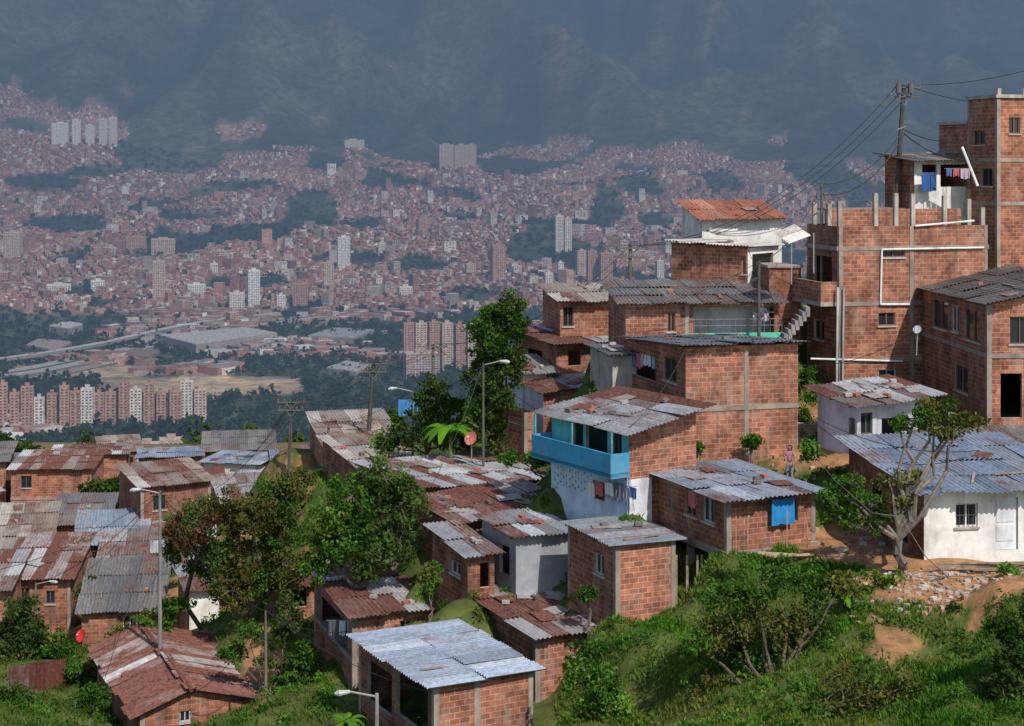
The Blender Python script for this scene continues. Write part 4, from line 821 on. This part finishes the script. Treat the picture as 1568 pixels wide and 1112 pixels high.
# ------------------------------------------------------------ people
def mk(name,rgb,r=.8):
    m,nt,b=newmat(name,r); nt.links.new(ramp(nt,noise(nt,9,3,.5,pos(nt)),.3,[c*.8 for c in rgb],.7,rgb),b.inputs['Base Color']); return m
mSkin=mk('skin',(.32,.17,.11)); mHair=mk('hair',(.02,.015,.012))
def person(base,yaw,shirt,pants,pose=0):
    e=empty('person'); sh=mk('shirt',shirt); pt=mk('trousers',pants)
    def skin(name,vs,es,rad,mt,root=0):
        me=bpy.data.meshes.new(name); me.from_pydata(vs,es,[]); o=bpy.data.objects.new(name,me); sc.collection.objects.link(o); o.parent=e
        o.modifiers.new('s','SKIN')
        for i,r in enumerate(rad): me.skin_vertices[0].data[i].radius=(r,r) if isinstance(r,float) else r
        me.skin_vertices[0].data[root].use_root=True
        o.modifiers.new('ss','SUBSURF').levels=1; o.modifiers['ss'].render_levels=1; me.materials.append(mt)
    a=.25 if pose else 0
    skin('trousers',[(0,0,.95),(.09,0,.9),(.1,-.02-a*.2,.5),(.1,0,.08),(-.09,0,.9),(-.1,-.02,.5),(-.1,.02,.08),(0,0,1.03)],[(0,1),(1,2),(2,3),(0,4),(4,5),(5,6),(0,7)],[(.12,.1),.09,.065,.05,.09,.065,.05,(.13,.1)],pt)
    skin('shirt',[(0,0,1.0),(0,0,1.2),(0,0,1.4),(.16,0,1.42),(.24,-.02,1.2),(-.16,0,1.42),(-.24,-.02,1.2),(0,0,1.47)],[(0,1),(1,2),(2,3),(3,4),(2,5),(5,6),(2,7)],[(.14,.1),(.14,.1),(.15,.1),.07,.055,.07,.055,.06],sh)
    skin('head',[(0,0,1.45),(0,0,1.53),(0,-.01,1.6),(0,0,1.69)],[(0,1),(1,2),(2,3)],[.055,.05,(.085,.1),(.07,.085)],mSkin)
    for s in (1,-1):
        hx=s*.25; vs=[(s*.24,-.02,1.22),(s*.26,-.12,1.05),(hx,-.3,1.06),(hx,-.37,1.05)]; es=[(0,1),(1,2),(2,3)]; rd=[.045,.04,.028,(.04,.018)]
        for f_ in range(5):
            i=len(vs); ox=(-.034+.017*f_) if f_<4 else -s*.05; L=[.06,.07,.075,.06,.03][f_]
            vs+=[(hx+ox,-.38-L*.5,1.045),(hx+ox,-.38-L,1.02)]; es+=[(3,i),(i,i+1)]; rd+=[.009,.008]
        skin('arm',vs,es,rd,mSkin)
    skin('hair',[(0,.03,1.6),(0,.03,1.72),(0,.06,1.55)],[(0,1),(0,2)],[(.085,.085),(.07,.08),.06],mHair)
    mb=MB()
    for s in (1,-1): 
        mb.tube((s*.035,-.095,1.65),(s*.035,-.108,1.65),.012,n=6,col=(.02,.02,.02)); mb.tube((s*.09,0,1.62),(s*.1,.01,1.67),.015,n=5,col=(.32,.17,.11))
        mb.tube((s*.1,.05,.04),(s*.1,-.16,.03),.045,.04,n=6,col=(.05,.04,.04))
    mb.tube((0,-.09,1.64),(0,-.13,1.6),.012,.018,n=6,col=(.3,.16,.1)); mb.tube((-.03,-.1,1.57),(.03,-.1,1.57),.008,n=5,col=(.3,.1,.08))
    mb.build('face_and_shoes',[mCloth],e)
    e.location=base; e.rotation_euler=(0,0,yaw)
h=F_; s=h['uR'](1163); person(Vector((h['C'].x+h['dR'].x*s+h['nR'].x*.45,h['C'].y+h['dR'].y*s+h['nR'].y*.45,zat(520,77))),.2,(.08,.09,.14),(.1,.12,.2))
p_=P(868,778,66.5); p_.z=float(H(p_.x,p_.y)[0]); person(p_,.8,(.1,.12,.25),(.05,.05,.06))
p_=P(1209,725,67); p_.z=float(H(p_.x,p_.y)[0]); person(p_,-.4,(.5,.2,.25),(.25,.25,.3))
# ------------------------------------------------------------ haze, light, camera
hz=MB(); hz.hexa([(-9000,230,-420),(9000,230,-420),(9000,9900,-420),(-9000,9900,-420)],[(-9000,230,1050),(9000,230,1050),(9000,9900,1050),(-9000,9900,1050)])
m=bpy.data.materials.new('valley_haze'); m.use_nodes=True; nt=m.node_tree; nt.nodes.clear()
out=N(nt,'ShaderNodeOutputMaterial'); ab=N(nt,'ShaderNodeVolumeAbsorption'); em=N(nt,'ShaderNodeEmission'); ad=N(nt,'ShaderNodeAddShader')
S=2.25e-4; ab.inputs['Color'].default_value=(0,0,0,1); ab.inputs['Density'].default_value=S; em.inputs['Color'].default_value=(.102,.155,.245,1); em.inputs['Strength'].default_value=S
nt.links.new(ab.outputs[0],ad.inputs[0]); nt.links.new(em.outputs[0],ad.inputs[1]); nt.links.new(ad.outputs[0],out.inputs['Volume'])
ho=hz.build('haze',[m])
sd=Vector((.42,-.72,.95)).normalized(); el=math.asin(sd.z); az=math.atan2(sd.x,sd.y)
w=bpy.data.worlds.new('World'); sc.world=w; w.use_nodes=True; nt=w.node_tree; sky=nt.nodes.new('ShaderNodeTexSky'); sky.sky_type='NISHITA'; sky.sun_disc=False; sky.sun_elevation=el; sky.sun_rotation=az
nt.links.new(sky.outputs[0],nt.nodes['Background'].inputs[0]); nt.nodes['Background'].inputs[1].default_value=.145
sl=bpy.data.lights.new('sun','SUN'); sl.energy=4.5; sl.angle=math.radians(.6); sl.color=(1,.95,.88); so=bpy.data.objects.new('sun',sl); so.rotation_euler=sd.to_track_quat('Z','Y').to_euler(); sc.collection.objects.link(so)
cd=bpy.data.cameras.new('camera'); co=bpy.data.objects.new('camera',cd); sc.collection.objects.link(co); co.location=(0,0,0); co.rotation_euler=(math.radians(90),0,0)
cd.sensor_width=36; cd.lens=36*F/1568; cd.shift_y=-306/1568; cd.clip_end=20000; cd.clip_start=.5; sc.camera=co
sc.view_settings.view_transform='Standard'; sc.view_settings.look='None'; sc.view_settings.exposure=0
